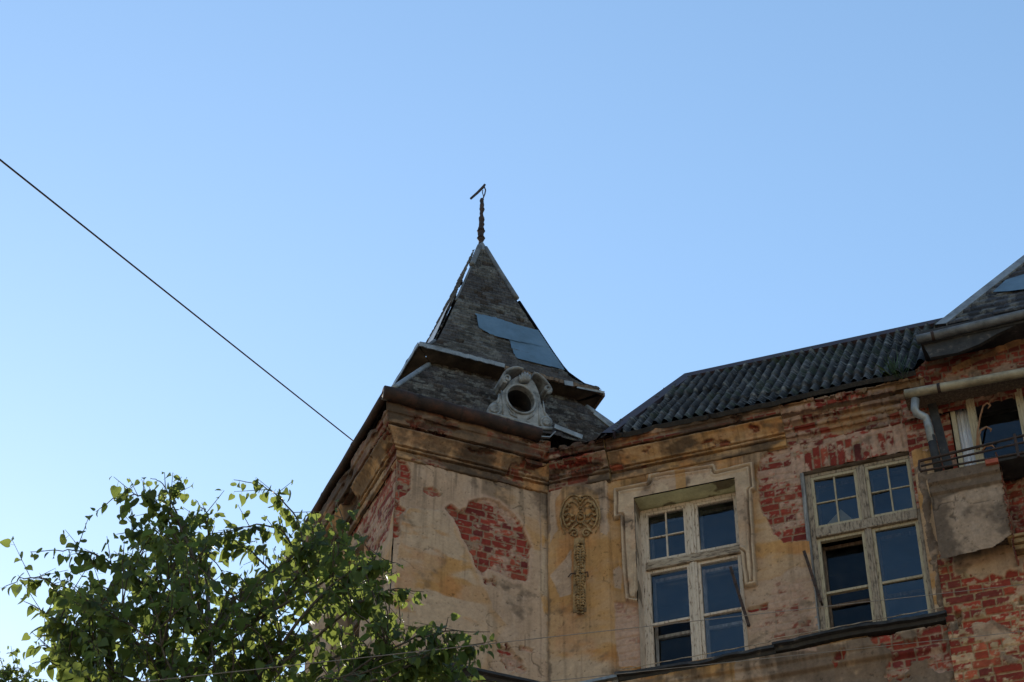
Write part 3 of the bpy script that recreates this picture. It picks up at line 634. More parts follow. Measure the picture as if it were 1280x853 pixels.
# rusty shutter irons
def iron(a, bb, parent):
    m = MB(); m.bar(a, bb, .035, .02, NM); m.tube([np.array(bb)-NM*.07, np.array(bb)+NM*.0], .014, 6)
    for t in (.12, .3, .5, .7, .88): q = np.array(a)*(1-t)+np.array(bb)*t; m.tube([q-NM*.02, q+NM*.024], .008, 6)
    return m.build('shutter_iron', MT['iron'], parent)
iron(W('M', *on('M', 913, 709, .14), .14), W('M', *on('M', 936, 782, .05), .05), win1)
iron(W('M', *on('M', 1005, 689, .14), .14), W('M', *on('M', 1026, 752, .05), .05), win2)
# grey outer post left of the right window and rotten jamb on its right
b = MB(); b.box('M', 3.075, 3.118, 14.86, 17.12, -.05, .03); b.build('jamb_post', MT['wood_g'], win2, bevel=.008)
def fnJ(u, z):
    c, D = plaster(u*2, z*2, 501, 0*u, 0*u, .12+0*u); n = fbm(u*10, z*6, 503, 5); return c*.9, D+.05*(n-.4)
P0, d, n = FACE['M']; us_ = spaced([4.36, 4.60], .0115); zs_ = spaced([14.86, 16.95], .0115); U_, Z_ = grid(us_, zs_)
lf = 4.375+.035*(fbm(Z_*4, Z_*0, 9, 4)-.3); rg = 4.47+.10*ss(16.6, 15.9, Z_)
c_, D_ = fnJ(U_, Z_); round_ = -.06*((U_-4.47)/.1)**2
P_ = P0+U_[..., None]*d+Z_[..., None]*Z+(D_+.05+np.maximum(round_, -.12))[..., None]*n
sheet('jamb', P_, c_, MT['wall'], B, ((U_ > lf))[:-1, :-1], n)

# ------------------------------------------------------------------ tower roof: slate skirt, overhanging flared spire
CU, CO = 1.53, -1.53
SP_W = np.array([1.255, 1.06, .89, .755, .565, .375, .19, .032]); SP_Z = np.array([19.71, 19.90, 20.2, 20.6, 21.2, 21.8, 22.4, 22.93])
SK_W = np.array([1.81, .962]); SK_Z = np.array([18.28, 19.72])
def surf(face, px, py, Wp, Zp):
    """hit of the viewing ray on a roof face: (x along eave, z)"""
    o = -.6
    for _ in range(60):
        u, z = on(face, px, py, o); w = np.interp(z, Zp, Wp); o = .5*o+.5*(w-CU)
    return u-CU, z
TF = {'F': (W('F', CU, 0, CO), DF, NF), 'L': (W('L', CU, 0, CO), DL, NL),
      'R': (W('F', CU, 0, CO), -DL, -NL), 'B': (W('F', CU, 0, CO), -DF, -NF)}
def roofpts(face, Wp, Zp, x, z, lift=0.0):
    c, d, n = TF[face]; w = np.interp(z, Zp, Wp); return c+x[..., None]*d+(w+lift)[..., None]*n+z[..., None]*Z
def slates(x, a, seed, H=.075, Lb=.115, base=(.078, .074, .071)):
    row = np.floor(a/H+.15*(vn(x*1.5, a*1.5, seed)-.5)); fa = a/H-row; uu = x/Lb+.5*(row % 2)+.3*_h(row, row*0, seed); cell = np.floor(uu); fu = uu-cell
    i1 = _h(cell, row, seed+1); i2 = _h(cell, row, seed+2)
    c = C(*base)*(.45+1.1*i1)[..., None]*(.7+.6*fbm(x*20, a*20, seed+3, 4))[..., None]
    c = mix(c, C(.155, .15, .14)*np.ones_like(c), ss(.55, .65, fbm(x*9, a*9, seed+4, 5))*.6)
    c = mix(c, C(.055, .05, .055)*np.ones_like(c), ss(.5, .6, fbm(x*2, a*2, seed+6, 4))*.6)
    lost = (i2 > .955)
    gap = ss(.05, .0, np.minimum(fu, 1-fu))*.7+ss(.10, .0, fa)*.8; gap = np.clip(gap, 0, 1)
    D = .026*(1-fa)*(1-.7*gap)+.018*(i1-.5)-.012*gap+.012*(fbm(x*5, a*5, seed+8, 3)-.5)
    c = np.where(lost[..., None], C(.045, .035, .03), c*(1-.35*gap)[..., None]); D = np.where(lost, D-.02, D)
    return c, D
def roofface(name, face, Wp, Zp, step, seed, parent, ragged=.03, **kw):
    seg = np.hypot(np.diff(Wp), np.diff(Zp)); s = np.concatenate([[0], np.cumsum(seg)]); st = np.arange(0, s[-1]+1e-6, step)
    z = np.interp(st, s, Zp); w = np.interp(st, s, Wp); n = int(2*Wp.max()/step); t = np.linspace(-1, 1, n)
    T, ST = np.meshgrid(t, st, indexing='ij'); Wg = np.broadcast_to(w, T.shape); Zg = np.broadcast_to(z, T.shape); X = T*Wg
    c, D = slates(X, ST, seed, **kw); tz = np.gradient(z, st); tw = np.gradient(w, st); ln = np.hypot(tz, tw)
    edge = ss(0, .05, (1-np.abs(T))*Wg); D = D*(.3+.7*edge)
    cc, d, nn = TF[face]
    rg = ragged*(fbm(X*6, X*0, seed+30, 4)-.5)*2*ss(.15, 0, ST)
    P = cc+X[..., None]*d+(Wg+D*tz/ln+rg)[..., None]*nn+(Zg-D*tw/ln-rg*.3)[..., None]*Z
    return sheet(name, P, c, MT['slate'], parent, None, nn)
for k, f in enumerate('FLRB'):
    st = .013 if f in 'FL' else .022
    sp = roofface('spire_roof', f, SP_W, SP_Z, st, 700+k*50, B)
    sk = roofface('skirt_roof', f, SK_W, SK_Z, st, 720+k*50, B, ragged=.015, base=(.050, .043, .040))
    if f == 'F': SPF, SKF = sp, sk
    # soffit and eave board below the flare
    c, d, n = TF[f]; q = lambda x, w, z: c+d*x+n*w+Z*z
    b = MB(); b.add([q(-1.24, 1.24, 19.68), q(1.24, 1.24, 19.68), q(.97, .95, 19.655), q(-.97, .95, 19.655)], [(0, 1, 2, 3)])
    b.build('soffit', MT['soffit'], sp)
    b = MB()
    if f in 'FL':
        sgn = -1 if f == 'F' else -1
        e = (-1.26, -.10) if f == 'F' else (-1.26, 1.26)
        N_ = 24; pts = [q(e[0]+(e[1]-e[0])*i/N_, 1.262+.004*math.sin(i*1.9), 19.695+.004*math.sin(i*2.3)) for i in range(N_+1)]
        for i in range(N_): b.bar(pts[i], pts[i+1], .014, .065)
        b.build('eave_trim', MT['zinc'], sp)
        if f == 'F':
            b = MB(); N_ = 22; rr = random.Random(4)
            pts = [q(-.10+1.36*i/N_, 1.25+rr.uniform(-.012, .015), 19.68+rr.uniform(-.012, .010)) for i in range(N_+1)]
            for i in range(N_): b.bar(pts[i], pts[i+1], .03, .05+rr.uniform(-.01, .02))
            b.build('eave_board', MT['wood_b'], sp)
            b = MB(); b.add([q(.72, 1.275, 19.70), q(.84, 1.28, 19.71), q(.845, 1.285, 19.63), q(.725, 1.28, 19.62)], [(0, 1, 2, 3)])
            b.add([q(.9, 1.27, 19.655), q(1.28, 1.30, 19.665), q(1.27, 1.29, 19.635), q(.9, 1.27, 19.63)], [(0, 1, 2, 3)]); b.build('loose_tin', MT['zinc'], sp)
    else:
        b.bar(q(-1.26, 1.26, 19.69), q(1.26, 1.26, 19.69), .03, .06); b.build('eave_board', MT['wood_b'], sp)
# sheet-metal patches nailed over the slates
def patch(face, pts, Wp, Zp, m, parent, lift, seed):
    poly_ = np.array([surf(face, x, y, Wp, Zp) for x, y in pts]); a, b_ = poly_.min(0), poly_.max(0)
    xs = np.arange(a[0], b_[0]+.02, .015); zs = np.arange(a[1], b_[1]+.02, .015); X, ZZ = grid(xs, zs)
    k = ((sdf(X, ZZ, poly_)+.012*(fbm(X*12, ZZ*12, seed, 3)-.5)) < 0) & (np.abs(X) < np.interp(ZZ, Zp, Wp)-.01)
    P = roofpts(face, Wp, Zp, X, ZZ, lift+.006*(fbm(X*2.5, ZZ*2.5, seed+1, 3)-.5)*3)
    return sheet('metal_patch', P, np.ones(P.shape)*.3, m, parent, k[:-1, :-1], TF[face][2])
patch('F', [(593, 394), (617, 399), (641, 407), (660, 412), (677, 417), (690, 438), (664, 433), (638, 428), (611, 420), (597, 412)], SP_W, SP_Z, MT['zinc_b'], SPF, .035, 5)
patch('F', [(635, 426), (662, 431), (690, 437), (707, 465), (690, 461), (668, 456), (645, 450), (640, 442)], SP_W, SP_Z, MT['zinc_b'], SPF, .032, 6)
xs = np.arange(-1.2, 0, .015); zs = np.arange(20.12, 21.35, .015); X, ZZ = grid(xs, zs); wv_ = np.interp(ZZ, SP_Z, SP_W)
k = (X > -wv_+.02) & (X < -wv_+.05+.9*ss(21.5, 20.6, ZZ)) & (X < wv_-.02)
P = roofpts('L', SP_W, SP_Z, X, ZZ, .035+.01*(fbm(X*3, ZZ*3, 8, 3)-.5)); sheet('metal_patch', P, np.ones(P.shape)*.3, MT['zinc'], SPF, k[:-1, :-1], TF['L'][2])
# hip caps
def hip(sx, Wp, Zp, z0, z1, r, m, parent, name='hip_cap', sag=0):
    c, d, n = TF['F']; pts = []
    for i in range(15):
        z = z0+(z1-z0)*i/14; w = np.interp(z, Zp, Wp)+.012; pts.append(c+d*w*sx+n*w+Z*z)
    return MB().tube(pts, r, 8).build(name, m, parent, smooth=True)
hip(-1, SK_W, SK_Z, 18.50, 19.58, .035, MT['zinc'], SKF); hip(1, SK_W, SK_Z, 18.3, 19.5, .035, MT['zinc'], SKF)
hip(1, SP_W, SP_Z, 21.78, 22.93, .038, MT['zinc_d'], SPF); hip(-1, SP_W, SP_Z, 22.36, 22.93, .042, MT['zinc_d'], SPF)
hip(-1, SP_W, SP_Z, 19.74, 20.1, .022, MT['zinc_d'], SPF); hip(-1, SP_W, SP_Z, 21.3, 22.3, .016, MT['zinc_d'], SPF); hip(1, SP_W, SP_Z, 19.75, 21.7, .022, MT['slate'], SPF)
c, d, n = TF['F']
MB().tube([c+Z*22.86, c+Z*22.98, c+Z*23.05], [.085, .06, .03], 10).build('spire_cap', MT['zinc'], SPF)
# finial
FP = lambda x, y: W('F', *on('F', x, y, CO), CO)
b = MB(); base = FP(601, 308); rr = random.Random(3); top = FP(602.5, 249); k = 22
b.tube([base*(1-i/k)+top*(i/k)+np.array([rr.uniform(-.006, .006), 0, 0]) for i in range(k+1)], [(.040-.012*i/k)*rr.uniform(.75, 1.35) for i in range(k+1)], 7)
fin = b.build('finial', MT['iron'], SPF)
for y in (289, 298): p = FP(601.3, y); MB().tube([p-Z*.025, p, p+Z*.025], [.02, .062, .02], 8).build('knob', MT['iron'], fin)
b = MB(); b.tube([FP(588.5, 248.5), FP(597, 241), FP(604, 234), FP(606, 231)], [.018, .02, .022, .018], 6)
b.build('vane', MT['iron'], fin)
b = MB(); b.tube([FP(605, 233), FP(607, 238), FP(606, 243), FP(604, 248), FP(603, 252)], .010, 5); b.tube([FP(603.5, 238), FP(603, 241), FP(604.5, 246)], .007, 5); b.build('hook', MT['iron'], fin)

# round dormer with cast scrolls
OD = .24
def op(x, y, off=OD): return W('F', *on('F', 590+x/7.758, 450+y/7.758, off), off)
cen = np.array(on('F', 590+468/7.758, 450+390/7.758, OD))
outl = np.array([on('F', 590+x/7.758, 450+y/7.758, OD) for x, y in [(145, 508), (155, 465), (200, 405), (243, 385), (280, 320), (325, 268), (372, 195), (440, 150), (500, 142), (560, 150), (610, 212), (645, 290), (664, 350), (672, 410), (698, 485), (760, 555), (785, 620), (762, 660), (700, 662), (640, 655), (560, 640), (490, 618), (420, 585), (340, 555), (260, 535), (185, 525)]])
K = 72; ang = np.arctan2(outl[:, 1]-cen[1], outl[:, 0]-cen[0]); oa = []
for i in range(K):
    th = 2*math.pi*i/K; dv = np.array([math.cos(th), math.sin(th)]); best = .2
    for j in range(len(outl)):
        a, b_ = outl[j]-cen, outl[(j+1) % len(outl)]-cen; e = b_-a; den = dv[0]*e[1]-dv[1]*e[0]
        if abs(den) < 1e-9: continue
        t = (a[0]*e[1]-a[1]*e[0])/den; s = (a[0]*dv[1]-a[1]*dv[0])/den
        if t > 0 and 0 <= s <= 1: best = max(best, t)
    oa.append(cen+dv*best)
ia = [cen+np.array([.188*math.cos(2*math.pi*i/K), .218*math.sin(2*math.pi*i/K)]) for i in range(K)]
ia2 = [cen+np.array([.168*math.cos(2*math.pi*i/K), .198*math.sin(2*math.pi*i/K)]) for i in range(K)]
b = MB(); V = []
for p in oa: V.append(W('F', *p, OD-.40))
for p in oa: V.append(W('F', *p, OD-.02))
for p, q_ in zip(oa, ia): V.append(W('F', *(p*.92+q_*.08), OD))
for p in ia: V.append(W('F', *p, OD+.012))
for p in ia2: V.append(W('F', *p, OD-.06))
b.add(V, [(r*K+i, r*K+(i+1) % K, (r+1)*K+(i+1) % K, (r+1)*K+i) for r in range(4) for i in range(K)])
dorm = b.build('round_dormer', MT['orn'], SKF, smooth=False)
b = MB(); b.add([W('F', *p, OD-.055) for p in ia2]+[W('F', *p, OD-.75) for p in ia2], [(i, (i+1) % K, K+(i+1) % K, K+i) for i in range(K)]+[tuple(range(K, 2*K))]); b.build('dark_opening', MT['flash'], dorm)  # hole lined in near-black, so its inner shade is in the colour
b = MB(); b.tube([W('F', *(cen+np.array([.192*math.cos(a), .222*math.sin(a)])), OD+.02) for a in np.linspace(0, 2*math.pi, 49)], .017, 8, cap=False); b.build('ring', MT['orn'], dorm, smooth=True)
def spiral(cx, cy, r, turns, a0, sgn, off, n=34, shrink=.12):
    return [op(cx+sgn*rr_*math.cos(a), cy-rr_*math.sin(a), off) for a, rr_ in ((a0+turns*2*math.pi*i/n, r*(1-(1-shrink)*i/n)) for i in range(n+1))]
def ribbon(path, f0, f1, th, name):
    """flat band of thickness th standing forward of the plate, its edges rolled"""
    b = MB(); pts = path
    for i in range(len(pts)-1):
        a, c_ = np.array(pts[i]), np.array(pts[i+1]); L_ = np.linalg.norm(c_-a)
        b.bar(a+NF*(f0+f1)/2, c_+NF*(f0+f1)/2+(c_-a)/L_*.004, f1-f0, th, up=np.cross(c_-a, NF))
    b.tube([np.array(p)+NF*f1 for p in pts], .013, 6); return b.build(name, MT['orn'], dorm, smooth=False)
z0 = 0.0
Lp = [op(x, y, OD) for x, y in [(478, 120), (430, 104), (380, 108), (335, 125), (300, 155), (280, 190), (278, 220), (292, 245), (318, 252)]]+spiral(325, 212, 40, -1.35, -math.pi/2-.2, 1, OD)
Rp = [op(x, y, OD) for x, y in [(582, 158), (615, 165), (655, 190), (695, 232), (730, 278), (750, 318), (742, 345), (715, 350)]]+spiral(712, 312, 36, 1.25, -math.pi/2, 1, OD)
ribbon(Lp, -.18, .07, .034, 'scroll'); ribbon(Rp, -.18, .07, .034, 'scroll')
b = MB()
for dx, dy, r in ((-38, 8, .030), (-16, -12, .034), (6, -20, .038), (28, -12, .034), (50, 6, .030)):
    b.tube([op(505+dx*.6, 225, OD+.02), op(505+dx*.85, 198, OD+.06), op(505+dx, 168+dy, OD+.06), op(505+dx*1.15, 140+dy, OD+.02)], [.012, r*.8, r*.8, .010], 8)
b.build('shell', MT['orn'], dorm, smooth=True)
for cx, cy, sg in ((222, 478, 1), (718, 600, -1)):
    b = MB(); b.tube(spiral(cx, cy, 58, 1.6, -math.pi/2, sg, OD+.02), .016, 6); cpt = op(cx, cy, OD)
    b.tube([cpt-NF*.04, cpt+NF*.018, cpt+NF*.03], [.085, .08, .03], 16)
    b.build('volute', MT['orn'], dorm, smooth=True)
for P_ in ([(285, 300), (300, 400), (300, 530)], [(320, 330), (340, 440), (400, 520)], [(655, 400), (650, 520), (655, 640)], [(620, 470), (590, 540), (540, 575)], [(262, 330), (255, 400), (240, 430)], [(690, 400), (700, 500), (715, 545)], [(345, 470), (380, 530), (440, 560)]):
    MB().tube([op(x, y, OD+.008) for x, y in P_], [.008, .015, .010], 6).build('rib', MT['orn'], dorm, smooth=True)

b = MB(); b.tube([op(150, 520, OD+.03), op(300, 553, OD+.04), op(470, 608, OD+.04), op(640, 662, OD+.04), op(775, 668, OD+.03)], .024, 8)
b.build('sill', MT['orn'], dorm, smooth=True)

# gutters of the tower
def gutter(pts, r, m, parent, name='gutter', bands=(), bm=None):
    o = MB().tube(pts, r, 14).build(name, m, parent, smooth=True)
    for t in bands:
        i = t*(len(pts)-1); a = int(i); p = pts[a]*(1-(i-a))+pts[min(a+1, len(pts)-1)]*(i-a); dv = pts[-1]-pts[0]; dv /= np.linalg.norm(dv)
        MB().tube([p-dv*.018, p+dv*.018], r*1.09, 14).build('strap', bm or m, o)
    return o
gutter([W('F', -.34+2.02*i/20, 18.235-.06*(i/20)**1.5+.006*math.sin(i*1.1), .33) for i in range(21)], .090, MT['gutter'], B, bands=(.22, .5, .78))
gutter([W('L', -.30+3.7*i/20, 18.26+.006*math.sin(i*1.3), .31) for i in range(21)], .048, MT['gutter'], B, bands=(.3, .6))
b = MB(); a = lambda x, y, o=.36: W('F', *on('F', x, y, o), o)
b.bar(a(671, 546), a(687, 547), .03, .012); b.bar(a(687, 547), a(694, 540), .03, .012); b.build('bent_bracket', MT['zinc'], B)

# ------------------------------------------------------------------ main roof of corrugated sheets
TH = R(49.5); EO, EZ = .37, 17.99
ud = -NM*math.cos(TH)+Z*math.sin(TH); un = NM*math.sin(TH)+Z*math.cos(TH)
us_ = np.arange(.6, 6.4, .0135); ts_ = np.arange(-.16, 3.36, .0135); U_, T_ = grid(us_, ts_)
E0 = C1+NM*EO+Z*EZ
rows = np.floor((T_+.05*(vn(U_/1.1, U_*0, 3)-.5))/.62); fr = T_/.62-np.floor(T_/.62)
wave = .030*np.sin(2*math.pi*U_/.128)
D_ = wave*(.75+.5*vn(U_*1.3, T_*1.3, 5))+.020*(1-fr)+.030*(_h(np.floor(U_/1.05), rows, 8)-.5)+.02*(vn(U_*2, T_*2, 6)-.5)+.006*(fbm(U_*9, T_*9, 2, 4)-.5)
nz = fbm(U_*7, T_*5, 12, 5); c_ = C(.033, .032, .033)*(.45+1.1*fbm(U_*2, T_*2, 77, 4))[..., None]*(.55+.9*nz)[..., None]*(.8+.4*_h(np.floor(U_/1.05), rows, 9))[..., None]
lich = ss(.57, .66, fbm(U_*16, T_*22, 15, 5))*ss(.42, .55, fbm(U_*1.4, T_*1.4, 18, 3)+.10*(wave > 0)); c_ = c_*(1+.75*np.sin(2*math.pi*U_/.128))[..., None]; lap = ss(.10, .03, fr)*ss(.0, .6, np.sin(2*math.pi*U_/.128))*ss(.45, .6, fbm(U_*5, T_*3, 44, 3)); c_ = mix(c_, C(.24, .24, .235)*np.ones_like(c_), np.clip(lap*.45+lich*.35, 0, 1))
c_ = mix(c_, C(.035, .045, .02)*np.ones_like(c_), ss(.55, .65, fbm(U_*4, T_*4, 19, 4))*.4)
off_ = EO-T_*math.cos(TH)
edge = .20*(fbm(U_*1.5, U_*0, 21, 5)-.5)*2+.05*(_h(np.floor(U_/1.05), U_*0, 22)-.5)*2+.05*ss(2.4, 1.9, U_)*ss(1.2, 1.5, U_)
keep = (T_ > edge) & (U_ > .80+(EO-off_)*.232) & ((U_ < 4.52+.25*T_) | (T_ > .75))
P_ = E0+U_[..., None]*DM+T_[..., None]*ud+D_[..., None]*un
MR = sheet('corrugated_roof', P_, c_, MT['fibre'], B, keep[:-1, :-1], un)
# thickness of the sheets at the eave, ridge and hip flashings, rear slope
b = MB(); n = 120; e0 = np.interp(np.linspace(.9, 4.6, n), us_, edge[:, 0])
pp = [E0+DM*u+ud*(e+.004)-un*.03 for u, e in zip(np.linspace(.9, 4.6, n), e0)]
for i in range(n-1): b.bar(pp[i], pp[i+1], .058, .012, ud)
b.build('eave_edge', MT['fibre'] if False else MT['flash'], MR)
rp = lambda u, t, h=.0: E0+DM*u+ud*t+un*h
b = MB()
def strip(b, p, q, wd, h, dn, side):
    """angled cap: upper flange along p->q"""
    e = q-p; e /= np.linalg.norm(e); s_ = np.cross(e, dn); s_ /= np.linalg.norm(s_)
    b.add([p+dn*h, q+dn*h, q+dn*h*.6+s_*wd*side, p+dn*h*.6+s_*wd*side, p-dn*.05+s_*wd*side, q-dn*.05+s_*wd*side], [(0, 1, 2, 3), (3, 2, 5, 4)])
    b.add([p+dn*h, q+dn*h, q-Z*.06-s_*wd*.9*side, p-Z*.06-s_*wd*.9*side], [(0, 3, 2, 1)])
hipb, hipt, rdg = rp(.80, -.02), rp(1.345, 3.36), rp(6.4, 3.36)
sd_side = 1 if np.cross((rdg-hipt), un)@ud < 0 else -1
strip(b, hipt, rdg, .17, .055, un, sd_side); b.build('ridge_cap', MT['ridge'], MR)
b = MB(); sd_side = 1 if np.cross((hipt-hipb), un)@DM > 0 else -1
strip(b, hipb, hipt, .14, .055, un, sd_side); b.build('hip_cap', MT['ridge'], MR)
bk = lambda u, o, z: W('M', u, z, o)
b = MB(); ro = EO-3.36*math.cos(TH); rz = EZ+3.36*math.sin(TH)
b.add([bk(1.35, ro, rz), bk(9, ro, rz), bk(9, ro-2.3, 18.0), bk(-.1, ro-2.3, 18.0), bk(.8, EO, EZ)], [(0, 1, 2, 3), (0, 3, 4)]); b.build('rear_roof', MT['ridge'], MR)
b = MB(); b.add([bk(6.4, EO, EZ), bk(9, EO, EZ), bk(9, ro, rz), bk(6.4, ro, rz)], [(0, 1, 2, 3)]); b.build('roof_slope', MT['ridge'], MR)
# valley: boards and tin between the skirt and the main roof
b = MB(); q = lambda x, y, o: W('F', *on('F', x, y, o), o)
b.bar(q(693, 533, .26), q(728, 547, .26), .07, .02, NF); b.build('valley_flashing', MT['zinc'], MR, bevel=.004); b = MB(); b.bar(q(742, 517, .05), q(771, 540, .05), .045, .03, NF)
b.build('valley_flashing', MT['zinc'], MR, bevel=.004)
b = MB(); b.add([bk(.0, .30, 17.985), bk(1.0, .36, 18.0), bk(1.1, -.5, 18.55), bk(.0, -.3, 18.5)], [(0, 1, 2, 3)]); b.build('valley_board', MT['ridge'], MR)

# ------------------------------------------------------------------ right bay: slate roof, gutter, arch, glazed door, railing
BT = R(60); be = C1+NM*.40+Z*18.55; bu = -NM*math.cos(BT)+Z*math.sin(BT); bn = NM*math.sin(BT)+Z*math.cos(BT)
us_ = np.arange(4.7, 9, .0135); ts_ = np.arange(0, 3.4, .0135); U_, T_ = grid(us_, ts_)
c_, D_ = slates(U_, T_, 900, H=.16, Lb=.27, base=(.040, .041, .048)); hl = 4.93+T_*(1.10/1.82)
P_ = be+U_[..., None]*DM+T_[..., None]*bu+(D_*1.1)[..., None]*bn
BR = sheet('bay_roof', P_, c_, MT['slate'], B, (U_ > hl)[:-1, :-1], bn)
hp = lambda t, du=0., h=0.: be+DM*(4.93+t*(1.10/1.82)+du)+bu*t+bn*h
b = MB(); b.add([hp(-.02, .0, .05), hp(3.4, .0, .05), hp(3.4, .13, .035), hp(-.02, .13, .035)], [(0, 3, 2, 1)]); b.add([hp(-.02, .0, .05), hp(3.4, .0, .05), hp(3.4, -.05, -.08), hp(-.02, -.05, -.08)], [(0, 1, 2, 3)])
b.add([hp(-.02, .13, .035), hp(3.4, .13, .035), hp(3.4, .13, -.0), hp(-.02, .13, -.0)], [(0, 3, 2, 1)]); b.build('hip_cap', MT['zinc'], BR)
b = MB(); b.add([hp(0), hp(3.4), hp(3.4)-NM*3, hp(0)-NM*3], [(0, 1, 2, 3)]); b.add([hp(3.4), hp(3.4)+DM*2.1, hp(3.4)+DM*2.1-NM*3, hp(3.4)-NM*3], [(0, 1, 2, 3)]); b.build('side_slope', MT['ridge'], BR)
def onplane(x, y, p0, n_): r = ray(x, y); t = ((p0-CAM)@n_)/(r@n_); return CAM+r*t
b = MB(); b.add([onplane(x, y, be+bn*.045, bn) for x, y in [(1241, 365), (1257, 350), (1283, 342), (1283, 361), (1262, 364)]], [(0, 1, 2, 3, 4)]); b.build('metal_patch', MT['zinc_b'], BR)
mp = lambda x, y, o: W('M', *on('M', x, y, o), o)
p0, p1 = mp(1146, 425, .50), mp(1280, 393, .50); dv = (p1-p0)/np.linalg.norm(p1-p0)
gutter([p0+dv*(i*.25) for i in range(18)], .054, MT['zinc_d'], B, bands=(.045,), bm=MT['iron'])
b = MB(); b.box('M', 4.72, 9, 18.30, 18.50, .12, .46); b.build('eave_box', MT['flash'], B, bevel=.01)
fas = [mp(x, y, .44) for x, y in [(1152, 427), (1163, 447), (1180, 444), (1197, 441), (1225, 430), (1245, 418), (1280, 402), (1310, 394), (1320, 380)]]
b = MB(); b.prism(fas, -NM, .05); b.build('arched_fascia', MT['flash'], B)
l0 = on('M', 1126, 482, .10); l1 = on('M', 1165, 446, .10)
us_ = spaced([4.36, 9], .0125); zs_ = spaced([17.50, 18.52], .0125); U_, Z_ = grid(us_, zs_)
cb, D_ = brick(U_, Z_+.03, 333, H=.088, wash=.12, soot=.16)
arc = Z_-(17.93+.42*(1-((U_-6.4)/1.75)**2)); mo = ss(.05, .04, np.abs(arc))*(U_ > 5.0)+0
cp, Dp = plaster(U_, Z_, 335, .8+0*U_, .1+0*U_, .05+0*U_); cb = mix(cb, cp, np.clip(mo*.9, 0, 1))*.68; D_ = D_+mo*.05*(.5+.5*np.cos(arc*100))
k = (U_ > np.interp(Z_, [l0[1], l1[1]], [l0[0], l1[0]])+.03*(fbm(U_*0, Z_*9, 3, 3)-.5)) | (Z_ < l0[1]-.02)
P_ = C1+U_[..., None]*DM+Z_[..., None]*Z+(D_*1.4+.12)[..., None]*NM
sheet('gable_wall', P_, cb, MT['wall'], B, k[:-1, :-1], NM)
b = MB(); b.box('M', 4.44, 9, 17.62, 17.66, .1, .44); b.build('eave_board', MT['wood_b'], B)
p0, p1 = mp(1131, 493, .44), mp(1280, 466, .44); dv = (p1-p0)/np.linalg.norm(p1-p0)
gutter([p0+dv*(i*.25) for i in range(18)], .054, MT['pipe'], B, bands=(.093,), bm=MT['iron'])
b = MB(); dp = [mp(x, y, o) for x, y, o in [(1144, 499, .40), (1143.5, 512, .38), (1146, 517, .36), (1157, 522, .30), (1160, 530, .28), (1165, 553, .26)]]
b.tube(dp, .048, 12); dpo = b.build('downpipe', MT['zinc'], B, smooth=True)
MB().tube([mp(1164, 546, .262), mp(1169, 570, .24), mp(1174, 592, .2)], .050, 12).build('lower_pipe', MT['flash'], dpo, smooth=True)
# recessed jamb and the glazed door
def fnJ2(u, z):
    c, D = brick(u, z, 340, wash=.3, soot=.2); return c, D
wallsheet('wall', 'M', spaced([4.36, 4.88], .0125), spaced([16.3, 17.55], .0125), fnJ2, B, (), .03)
b = MB(); b.bar(mp(1163, 498, .15), mp(1186, 585, .15), .10, .06, NM); b.build('recess_gap_bar', MT['flash'], B)  # black bar put in for the dark shaded gap at the recess edge
DO = .10
b = MB(); dz0, dz1 = 16.50, 17.72
b.box('M', 4.90, 4.955, dz0, dz1, DO-.09, DO); dw = b.build('glazed_door', MT['paint_y'], B, bevel=.006); dw['label'] = 'glazed balcony door with a white curtain'
for u0, w_ in ((5.095, .095), (5.655, .085), (6.3, .08), (6.9, .08)):
    b = MB(); b.box('M', u0, u0+w_, dz0, dz1, DO-.09, DO+.02); b.box('M', u0+w_*.35, u0+w_*.65, dz0, dz1, DO+.02, DO+.03); b.build('door_frame', MT['paint_y'], dw, bevel=.006)
b = MB(); b.box('M', 5.34, 9, 16.42, 16.50, .05, .43); b.box('M', 5.34, 9, 16.50, 16.60, .05, .22); b.build('balcony_slab', MT['flash'], B, bevel=.01)
b = MB(); b.box('M', 4.90, 7, dz1, dz1+.06, DO-.09, DO+.03); b.build('lintel', MT['wood_b'], dw)
g = MB()
for a_, b_ in ((4.955, 5.095), (5.19, 5.655), (5.74, 6.3), (6.38, 6.9)): pane_quad(g, 'M', a_, b_, dz0, dz1, DO-.05, .002, .002)
g.build('glass', MT['glass_d'], dw)
us_ = np.arange(4.93, 5.16, .006); zs_ = np.array([16.4, 17.0, 17.62]); U_, Z_ = grid(us_, zs_)
P_ = C1+U_[..., None]*DM+Z_[..., None]*Z+(DO-.075+.012*np.sin(U_*190)+.008*np.sin(U_*77+Z_))[..., None]*NM
sheet('curtain', P_, np.ones(P_.shape), MT['curtain'], dw, None, NM)
# railing
rl = .44
b = MB(); ry = lambda x, y: mp(x, y, rl)
ext = lambda p, q: q+(q-p)*3.0
t0, t1 = ry(1148, 577), ry(1280, 544.5)
b.tube([t0, t1, ext(t0, t1)], .016, 8)
rail = b.build('railing', MT['iron'], B, smooth=True)
for a_, b_ in (((1151, 583), (1280, 553)), ((1152, 589), (1280, 566))):
    p, q_ = ry(*a_), ry(*b_); MB().tube([p, q_, ext(p, q_)], .013, 8).build('rail', MT['iron'], rail, smooth=True)
MB().tube([ry(1160, 574), ry(1150, 576.5), ry(1148.5, 580), ry(1149, 586), ry(1152, 590)], .014, 8).build('rail_end', MT['iron'], rail, smooth=True)
for x, y in ((1268.3, 545),):
    p = ry(x, y); MB().tube([p+Z*.02, p-Z*.30], .018, 8).build('post', MT['iron'], rail)
for i in range(1, 5): p = ry(1268.3, 545)+DM*i*.9; MB().tube([p+Z*.02, p-Z*.30], .018, 8).build('post', MT['iron'], rail)
